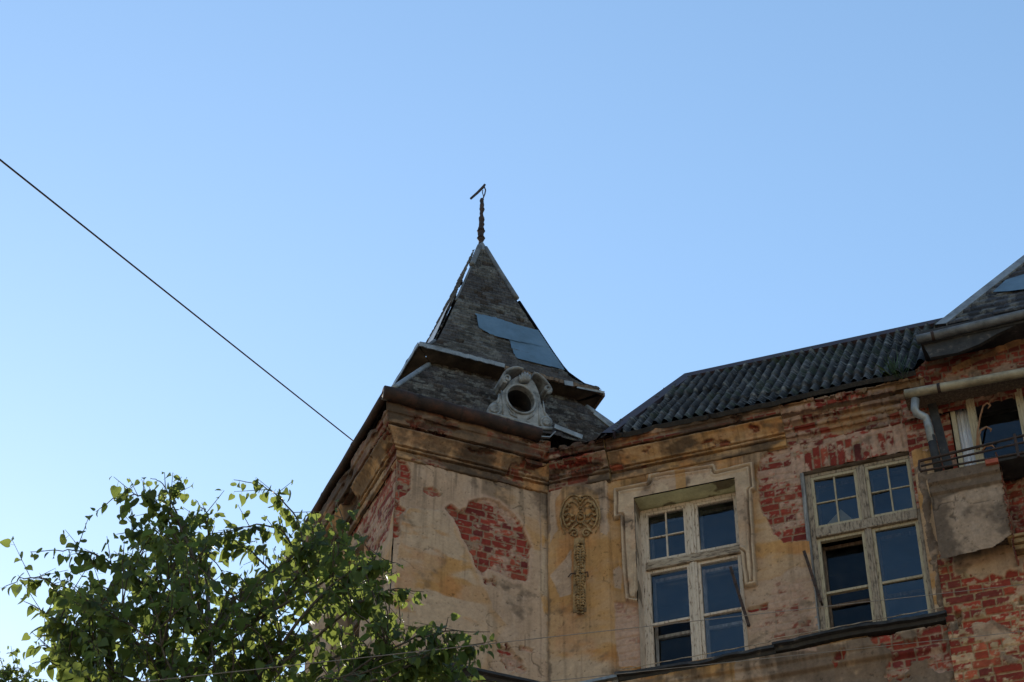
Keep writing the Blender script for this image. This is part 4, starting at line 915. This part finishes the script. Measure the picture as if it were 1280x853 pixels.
MB().bar(ry(1232, 579.5)-NM*.03, ry(1248, 576.5)-NM*.03, .12, .06, (0, 0, 1)).build('loose_brick', noise_mat('red brick', [(.3, (.24, .05, .03)), (.7, (.34, .09, .05))], 12), blk, bevel=.006)

st_ = empty('dried_stem', tuple(mp(1222, 562, .2))); tag(st_, 'dry orange-brown plant stems with curled tips in front of the balcony glass', 'dried plant')
for P_ in ([(1221, 562), (1222, 540), (1225, 522), (1229, 508), (1234, 504), (1238, 507), (1235, 511)], [(1224, 562), (1223, 548), (1226, 538), (1233, 534), (1239, 537), (1238, 540)], [(1228, 563), (1232, 558), (1240, 557), (1243, 560)]):
    MB().tube([mp(x, y, .2) for x, y in P_], [.012]*(len(P_)-1)+[.006], 6).build('stem', MT['stem'], st_, smooth=True)
# ------------------------------------------------------------------ medallion and pendant on the pilaster
mo = .10
def md(x, y, o=mo): return W('M', *on('M', 680+x/4.489, 600+y/4.489, o), o)
b = MB(); cx, cy = 203, 210; rings = []
prof = [(1.0, -.06), (1.0, .0), (.94, .016), (.86, .012), (.80, -.004), (.4, .008), (.0, .012)]
vs = []; K = 40
for s_, o_ in prof:
    for i in range(K): a = 2*math.pi*i/K; s2 = s_*.90; vs.append(md(cx+116*s2*math.cos(a), cy-136*s2*math.sin(a)-116*s2*math.cos(a)*.12, mo-.02+o_))
b.add(vs, [(r*K+i, r*K+(i+1) % K, (r+1)*K+(i+1) % K, (r+1)*K+i) for r in range(len(prof)-1) for i in range(K)])
med = b.build('medallion', MT['orn_d'], B, smooth=True)  # disc darker than the scrolls on it: groove shade put into the colour
def sp2(cx, cy, r, turns, a0, sg, o, n=30, sh=.15):
    return [md(cx+sg*q*math.cos(a), cy-q*math.sin(a), o) for a, q in ((a0+turns*2*math.pi*i/n, r*(1-(1-sh)*i/n)) for i in range(n+1))]
b = MB()
for sg in (-1, 1):
    b.tube([md(203+sg*x, y, mo+.02) for x, y in [(8, 240), (38, 262), (58, 288)]]+sp2(203+sg*34, 300, 27, 1.4, 0.1, sg, mo+.022), .012, 6)
    b.tube([md(203+sg*x, y, mo+.018) for x, y in [(12, 150), (40, 120), (72, 130), (92, 165), (98, 205), (86, 250), (66, 275)]], [.006, .012, .017, .018, .017, .014, .008], 6)
    b.tube([md(203+sg*x, y, mo+.014) for x, y in [(4, 98), (28, 86), (58, 90), (86, 118), (106, 160), (112, 205), (104, 255), (84, 300)]], [.008, .012, .010, .010, .010, .010, .010, .006], 6)
    b.tube([md(203+sg*x, y, mo+.02) for x, y in [(6, 128), (22, 104), (44, 98)]], [.008, .016, .006], 6)
    for x, y, x2, y2 in ((92, 165, 62, 158), (97, 195, 64, 186), (92, 228, 60, 212), (80, 255, 48, 236), (70, 130, 48, 150), (60, 190, 28, 200), (58, 225, 26, 230)):
        b.tube([md(203+sg*x, y, mo+.012), md(203+sg*(x+x2)/2, (y+y2)/2+9, mo+.036), md(203+sg*x2, y2, mo+.014)], [.006, .021, .005], 6)
b.build('scrollwork', MT['orn_y'], med, smooth=True)
b = MB()
for y, r in ((112, .03), (135, .022), (160, .026), (185, .03), (215, .034), (243, .026), (262, .02)):
    b.tube([md(203, y-9, mo+.0), md(203, y, mo+.022), md(203, y+9, mo+.0)], [r*.4, r, r*.4], 8)
b.tube(sp2(203, 216, 26, 1, 0, 1, mo+.03, sh=.9), .008, 6); b.build('rosette', MT['orn_y'], med, smooth=True)
b = MB(); b.prism([md(x, y, mo-.03) for x, y in [(172, 335), (232, 330), (243, 750), (166, 756)]], NM, .035); pen = b.build('pendant', MT['orn_y'], B, bevel=.006)
rr = random.Random(8); b = MB()
for y in range(352, 745, 15):
    wv = 30*(.45+.55*abs(math.sin((y-350)/125*math.pi)))
    for sg in (-1, 1):
        b.tube([md(204, y+6, mo+.008), md(204+sg*wv*.6, y+rr.uniform(-4, 4), mo+.040), md(204+sg*wv, y+10, mo+.010)], [.010, rr.uniform(.014, .024), .006], 6)
b.tube([md(204, 385, mo+.015), md(204, 735, mo+.015)], .012, 6)
b.build('garland', MT['orn_y'], pen, smooth=True)
b = MB(); b.tube([md(135, 545, mo), md(150, 527, mo+.02), md(245, 517, mo+.03), md(247, 545, mo)], .007, 6); b.build('iron_clamp', MT['iron'], pen)

# ------------------------------------------------------------------ inside, ceilings and rear walls
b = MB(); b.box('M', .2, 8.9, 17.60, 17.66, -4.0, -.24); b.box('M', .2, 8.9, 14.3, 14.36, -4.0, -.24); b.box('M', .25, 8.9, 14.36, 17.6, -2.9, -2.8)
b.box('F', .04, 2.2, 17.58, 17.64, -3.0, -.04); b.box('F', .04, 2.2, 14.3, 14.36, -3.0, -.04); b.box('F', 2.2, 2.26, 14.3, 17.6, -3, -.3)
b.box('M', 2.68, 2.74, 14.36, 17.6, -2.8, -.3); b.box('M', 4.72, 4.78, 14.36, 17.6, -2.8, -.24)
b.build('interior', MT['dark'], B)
b = MB(); b.box('F', -.0, 3.06, 0, 18.2, -3.1, -3.06); b.box('M', .8, 9, 0, 18.0, -3.95, -3.9); b.box('M', 9, 9.05, 0, 18.4, -3.95, .12); b.build('rear_wall', MT['render_o'], B)

# ------------------------------------------------------------------ row house behind the viewer: unseen, added for its warm bounced sunlight
HB = empty('bounce_row_house', (2, -20, 0)); tag(HB, 'unseen cream row house with red tiled roof, added behind the viewer for bounced light', 'house')
b = MB(); b.add([(x, y, z) for z in (0, 9.0) for x, y in ((-22, -13), (26, -13), (26, -23), (-22, -23))], [(0, 4, 5, 1)[::-1], (1, 5, 6, 2)[::-1], (2, 6, 7, 3)[::-1], (3, 7, 4, 0)[::-1]])
b.build('wall', MT['render_o'], HB)
b = MB(); b.add([(-22.5, -12.6, 8.9), (26.5, -12.6, 8.9), (26.5, -18, 12), (-22.5, -18, 12), (-22.5, -23.4, 8.9), (26.5, -23.4, 8.9)], [(0, 1, 2, 3), (3, 2, 5, 4), (0, 3, 4), (1, 5, 2)]); b.build('roof', MT['tiles_o'], HB)
for i in range(12):
    for zz in (1.2, 4.2, 6.8):
        x = -20+i*4
        b = MB(); b.add([(x+a, -13+o, zz+h) for o in (0, .06) for a, h in ((0, 0), (1.2, 0), (1.2, 1.7), (0, 1.7))], [(0, 1, 2, 3), (4, 7, 6, 5), (0, 4, 5, 1), (1, 5, 6, 2), (2, 6, 7, 3), (3, 7, 4, 0)])
        f = b.build('window', MT['paint_y'], HB)
        MB().add([(x+.1, -12.93, zz+.1), (x+1.1, -12.93, zz+.1), (x+1.1, -12.93, zz+1.6), (x+.1, -12.93, zz+1.6)], [(0, 1, 2, 3)]).build('pane', MT['flash'], f)

# ------------------------------------------------------------------ trees
def at(x, y, dist):
    """point on the viewing ray whose horizontal distance from the viewer is dist"""
    r = ray(x, y); return CAM+r*(dist/math.hypot(r[0], r[1]))
def leaf_template():
    # heart shape, stalk at the origin, tip along -y; slightly folded on the midrib and curled
    half = [(0, 0, 0), (.26, .10, 1), (.46, -.06, 1), (.50, -.32, 1), (.34, -.66, 1), (.14, -.92, 1)]
    v = []; 
    for x, y, _ in half: v.append((x, y, .16*abs(x)-.12*y*y))
    v.append((0, -1.12, -.22))
    k = len(v)
    for x, y, _ in half[1:]: v.append((-x, y, .16*abs(x)-.12*y*y))
    v += [(0, -.30, -.02), (0, -.66, -.07), (.022, 0, 0), (-.022, 0, 0), (.015, .5, .03), (-.015, .5, .03)]
    m1, m2 = len(v)-6, len(v)-5; pt = len(v)-4; L_ = [0]+list(range(k, k+5))
    f = [(0, 1, 2, m1), (m1, 2, 3), (m1, 3, 4, m2), (m2, 4, 5), (m2, 5, 6)]
    f += [(pt, pt+1, pt+3, pt+2), (0, m1, L_[2], L_[1]), (m1, L_[3], L_[2]), (m1, m2, L_[4], L_[3]), (m2, L_[5], L_[4]), (m2, 6, L_[5])]
    tri = []
    for q in f:
        tri.append(q[:3])
        if len(q) == 4: tri.append((q[0], q[2], q[3]))
    return np.array(v), np.array(tri)
LV, LT = leaf_template()
def leaves_mesh(name, pos, stem, size, rng, parent, m):
    """pos (n,3), stem direction (n,3)"""
    n = len(pos); 
    down = np.array([0, 0, -1.])*rng.uniform(.35, 1.1, (n, 1))+stem*rng.uniform(.2, .9, (n, 1))+rng.normal(0, .38, (n, 3))
    y = -down/np.linalg.norm(down, axis=1)[:, None]
    up = np.array([0, 0, 1.])+rng.normal(0, .75, (n, 3)); x = np.cross(y, up); x /= np.linalg.norm(x, axis=1)[:, None]+1e-9; z = np.cross(x, y)
    pos = pos-y*(.5*size)[:, None]
    V = pos[:, None, :]+size[:, None, None]*(LV[None, :, 0, None]*x[:, None]+LV[None, :, 1, None]*y[:, None]+LV[None, :, 2, None]*z[:, None]*rng.uniform(.3, 2.2, (n, 1, 1)))
    T_ = (LT[None]+(np.arange(n)*len(LV))[:, None, None]).reshape(-1, 3); V = V.reshape(-1, 3)
    me = bpy.data.meshes.new(name); me.vertices.add(len(V)); me.vertices.foreach_set('co', V.ravel())
    me.loops.add(T_.size); me.loops.foreach_set('vertex_index', T_.ravel().astype(np.int32)); me.polygons.add(len(T_))
    me.polygons.foreach_set('loop_start', (np.arange(len(T_))*3).astype(np.int32)); me.polygons.foreach_set('loop_total', np.full(len(T_), 3, np.int32)); me.update(calc_edges=True)
    cv = np.repeat(rng.beta(2, 2, n), len(LV)); CC = np.stack([cv, cv, cv, np.ones_like(cv)], 1)
    ca = me.color_attributes.new('Col', 'FLOAT_COLOR', 'POINT'); ca.data.foreach_set('color', CC.ravel())
    return link(name, me, m, parent, True)
def inpoly(x, y, P):
    return sdf(np.array([x]), np.array([y]), P)[0] < 0
def tree(name, label, foot, top, sprays, outline, dist, dspread, ntwig, lsize, seed, lower, trunk_r=.14, group=None):
    rng = np.random.default_rng(seed); T = empty(name, tuple(foot)); tag(T, label, 'tree', group)
    foot = np.array(foot, float); top = np.array(top, float); wood = MB()
    n = 14; tr = []
    for i in range(n+1):
        t = i/n; p = foot*(1-t)+top*t+np.array([.16*math.sin(t*5+seed), .14*math.sin(t*4+1), 0])*t*(1-t)*3; tr.append(p)
    wood.tube(tr, [trunk_r*(1-.93*(i/n)**.55)+.002 for i in range(n+1)], 9)
    nodes = [(p, p[2]) for p in tr[4:]]; node_p = [p for p in tr[4:]]
    pos = []; stm = []; sz = []
    def leafy(pts, dens, start=0.0, s=1.0):
        pts = np.array(pts); seg = np.linalg.norm(np.diff(pts, axis=0), axis=1); cum = np.concatenate([[0], np.cumsum(seg)]); L_ = cum[-1]
        k = max(2, int(L_*(1-start)/dens)); sd = 1
        for i in range(k+1):
            a = L_*(start+(1-start)*i/k); p = np.array([np.interp(a, cum, pts[:, j]) for j in range(3)])
            j = min(np.searchsorted(cum, a), len(pts)-1); d = pts[j]-pts[max(j-1, 0)] if j > 0 else pts[1]-pts[0]; d = d/(np.linalg.norm(d)+1e-9)
            sd = -sd; sdv = np.cross(d, [0, 0, 1.]); sdv = sdv/(np.linalg.norm(sdv)+1e-9)*sd
            st = d*.5+sdv*rng.uniform(.6, 1.1)+np.array([0, 0, -.35]); st /= np.linalg.norm(st)
            pos.append(p+rng.normal(0, .003, 3)); stm.append(st); sz.append(lsize*s*rng.uniform(.5, 1.15)*(1-.35*(i/k > .85)))
    def limb(a, b_, r0, r1, k=7, w=.05):
        a = np.array(a); b_ = np.array(b_); L_ = np.linalg.norm(b_-a); bow = rng.normal(0, w*L_, 3); bow[2] = abs(bow[2])
        pts = [a*(1-t)+b_*t+bow*math.sin(math.pi*t)+rng.normal(0, .01*L_, 3)*(0 < t < 1) for t in np.linspace(0, 1, k)]
        wood.tube(pts, list(np.linspace(r0, r1, k)), 5, cap=False); return pts
    def nearest(p, below=.25):
        best = min(node_p, key=lambda q: np.linalg.norm(q-p)+1.6*max(0, q[2]-(p[2]-below))); return best
    # main limbs: each seen spray continues a limb from the trunk
    for pts2, dd in sprays:
        P = [at(x, y, dist+dd) for x, y in pts2]
        a = nearest(P[0], .9); lp = limb(a, P[0], .018, .009); node_p.extend(lp[2:])
        k = []; 
        for i in range(len(P)-1):
            for t in np.linspace(0, 1, 4, endpoint=False): k.append(P[i]*(1-t)+P[i+1]*t+rng.normal(0, .006, 3))
        k.append(P[-1]); wood.tube(k, list(np.linspace(.009, .0025, len(k))), 5, cap=False); node_p.extend(k[:int(len(k)*.5)]); leafy(k, .050)
        # short side twigs along the inner half
        for q in k[:int(len(k)*.7)]:
            for _ in range(1):
                v = rng.normal(0, 1, 3); v[2] = abs(v[2])*.6; v /= np.linalg.norm(v); e = q+v*rng.uniform(.10, .34); wood.tube([q, e], [.004, .002], 4, cap=False); leafy([q, e], .055)
    # crown volume inside the outline
    xmin, ymin = outline.min(0); xmax, ymax = outline.max(0); cnt = 0; tg = []
    while cnt < ntwig:
        x, y = rng.uniform(xmin, xmax), rng.uniform(ymin, ymax)
        if not inpoly(x, y, outline): continue
        tg.append(at(x, y, dist+rng.normal(0, dspread))); cnt += 1
    tg.sort(key=lambda p: np.linalg.norm(p-nearest(p)))
    for i, p in enumerate(tg):
        a = nearest(p); d = p-a; L_ = np.linalg.norm(d)
        if L_ > .45: lp = limb(a, a+d*.75, .005+.006*min(L_, 1.5), .004); node_p.extend(lp[3::2]); a = lp[-1]; d = p-a
        tip = p+d/(np.linalg.norm(d)+1e-9)*.12; tip[2] -= .03
        wood.tube([a, (a+tip)/2+rng.normal(0, .02, 3), tip], [.006, .004, .002], 4, cap=False)
        leafy([a, (a+tip)/2, tip], .042)
    # the rest of the crown below the picture
    c, r, k = lower
    for _ in range(k):
        v = rng.normal(0, 1, 3); v /= np.linalg.norm(v); p = np.array(c)+v*np.array(r)*rng.uniform(.35, 1)**.5
        a = nearest(p); d = p-a; L_ = np.linalg.norm(d)
        if L_ > .5: lp = limb(a, a+d*.7, .008+.012*min(L_, 1.5), .005); node_p.append(lp[-1]); a = lp[-1]; d = p-a
        leafy([a, a+d*.5+rng.normal(0, .03, 3), p+d*.2], .05)
    wood.build('trunk', MT['bark'], T, smooth=True)
    leaves_mesh('crown', np.array(pos), np.array(stm), np.array(sz), rng, T, MT['leaf']); return T, len(pos)
TD = 14.0
SPR = [([(245, 720), (228, 660), (212, 622), (200, 601), (188, 598)], .0), ([(222, 650), (190, 622), (168, 618), (142, 624), (120, 640)], -.2),
       ([(218, 700), (190, 672), (170, 662), (146, 668)], .2), ([(190, 735), (140, 705), (110, 690), (78, 688), (38, 690)], -.1),
       ([(140, 770), (80, 735), (50, 722), (25, 724), (2, 736)], .1), ([(120, 820), (80, 780), (52, 762), (30, 752)], -.2),
       ([(130, 850), (80, 815), (55, 806), (34, 812)], .2), ([(140, 853), (90, 838), (60, 826), (40, 830)], -.1),
       ([(385, 700), (372, 650), (345, 618), (325, 605), (292, 600)], .1), ([(372, 690), (350, 660), (320, 655), (285, 664), (262, 672)], -.1),
       ([(415, 720), (424, 680), (428, 650), (420, 626)], -.4), ([(345, 720), (315, 690), (285, 672), (268, 676)], .2),
       ([(400, 700), (392, 660), (383, 640)], .3), ([(440, 760), (470, 742), (500, 736), (530, 740)], -.5),
       ([(430, 720), (460, 703), (480, 700), (500, 706)], -.4), ([(470, 820), (520, 796), (570, 788), (612, 790)], -.8),
       ([(500, 840), (550, 812), (590, 806), (604, 812)], -.8), ([(250, 700), (262, 668), (258, 640), (244, 625)], .1),
       ([(225, 690), (212, 650), (205, 618)], -.15), ([(330, 760), (300, 722), (282, 714)], .1), ([(430, 850), (480, 820), (500, 775), (497, 745)], -.5)]
OUT = np.array([(55, 755), (100, 716), (150, 700), (185, 668), (208, 645), (232, 640), (262, 672), (268, 700), (285, 722), (302, 730), (322, 708), (350, 692), (372, 662), (392, 655), (415, 662), (440, 690), (478, 702), (500, 735), (488, 765), (505, 800), (545, 792), (592, 800), (606, 853), (612, 900), (70, 900), (85, 830), (60, 800), (75, 775)])
foot = at(335, 853, 13.9); foot[2] = .12
tree('linden_tree', 'young broadleaf tree with heart-shaped leaves in front of the tower', foot, at(262, 705, 14.0), SPR, OUT, TD, .60, 590, .088, 11,
     (np.array([foot[0]+.1, foot[1], 7.7]), (2.5, 2.3, 2.5), 1250))
foot2 = at(-60, 853, 21); foot2[2] = 0
tree('broadleaf_tree', 'dark treetop peeping in at the lower left corner beyond the larger tree', foot2, at(-40, 838, 21), [([(-20, 850), (5, 838), (22, 835), (38, 842)], 0), ([(0, 860), (30, 846), (58, 850)], .2), ([(-30, 840), (-12, 826), (4, 824)], -.2)],
     np.array([(-80, 840), (-20, 832), (10, 838), (40, 848), (60, 860), (60, 900), (-90, 900)]), 21, .4, 90, .085, 23, (np.array([foot2[0], foot2[1], 11.0]), (1.9, 1.9, 3.6), 620))
# weed on the roof edge
wd = empty('roof_weed', tuple(mp(1122, 474, .3))); tag(wd, 'tuft of green weeds growing at the eave below the bay roof', 'weed')
rng = np.random.default_rng(5); b = MB()
for i in range(60):
    x = 1120+rng.normal(0, 7); y = 474-abs(rng.normal(0, 5)); a = mp(x, y, .3+rng.uniform(-.1, .1)); e = a+np.array([rng.normal(0, .09), rng.normal(0, .09), rng.uniform(.10, .34)])
    m_ = (a+e)/2+rng.normal(0, .02, 3); sd = np.cross(e-a, [1, .3, .1]); sd = sd/np.linalg.norm(sd)*.011
    b.add([a-sd*.4, m_-sd, e, m_+sd, a+sd*.4], [(0, 1, 2, 3, 4)])
b.build('blades', MT['weed'], wd)

# ------------------------------------------------------------------ overhead wires
def wire(name, a, b_, r, m, label, sag=.0, extend=(0, 0), group=None):
    a = np.array(a); b_ = np.array(b_); d = b_-a; A = a-d*extend[0]; Bq = b_+d*extend[1]
    pts = [A*(1-t)+Bq*t-Z*sag*4*t*(1-t) for t in np.linspace(0, 1, 60)]
    o = MB().tube(pts, r, 6).build(name, m, smooth=True); tag(o, label, 'wire', group)
wire('overhead_wire', W('L', *on('L', 441, 551, .33), .33), at(0, 200, 12.5), .0085, MT['wire'], 'black wire running from the tower eave up to the left across the sky', 0, (0, 1.4))
wire('overhead_wire', at(109, 851, 11.3), at(1280, 727, 17.2), .0030, MT['wire_p'], 'upper of the two thin pale wires crossing in front of the windows', .05, (1.6, .6))
wire('overhead_wire', at(640, 853, 14.0), at(1280, 787.5, 17.4), .0030, MT['wire_p'], 'lower of the two thin pale wires, passing just under the window ledge', .03, (4.5, 1.0))
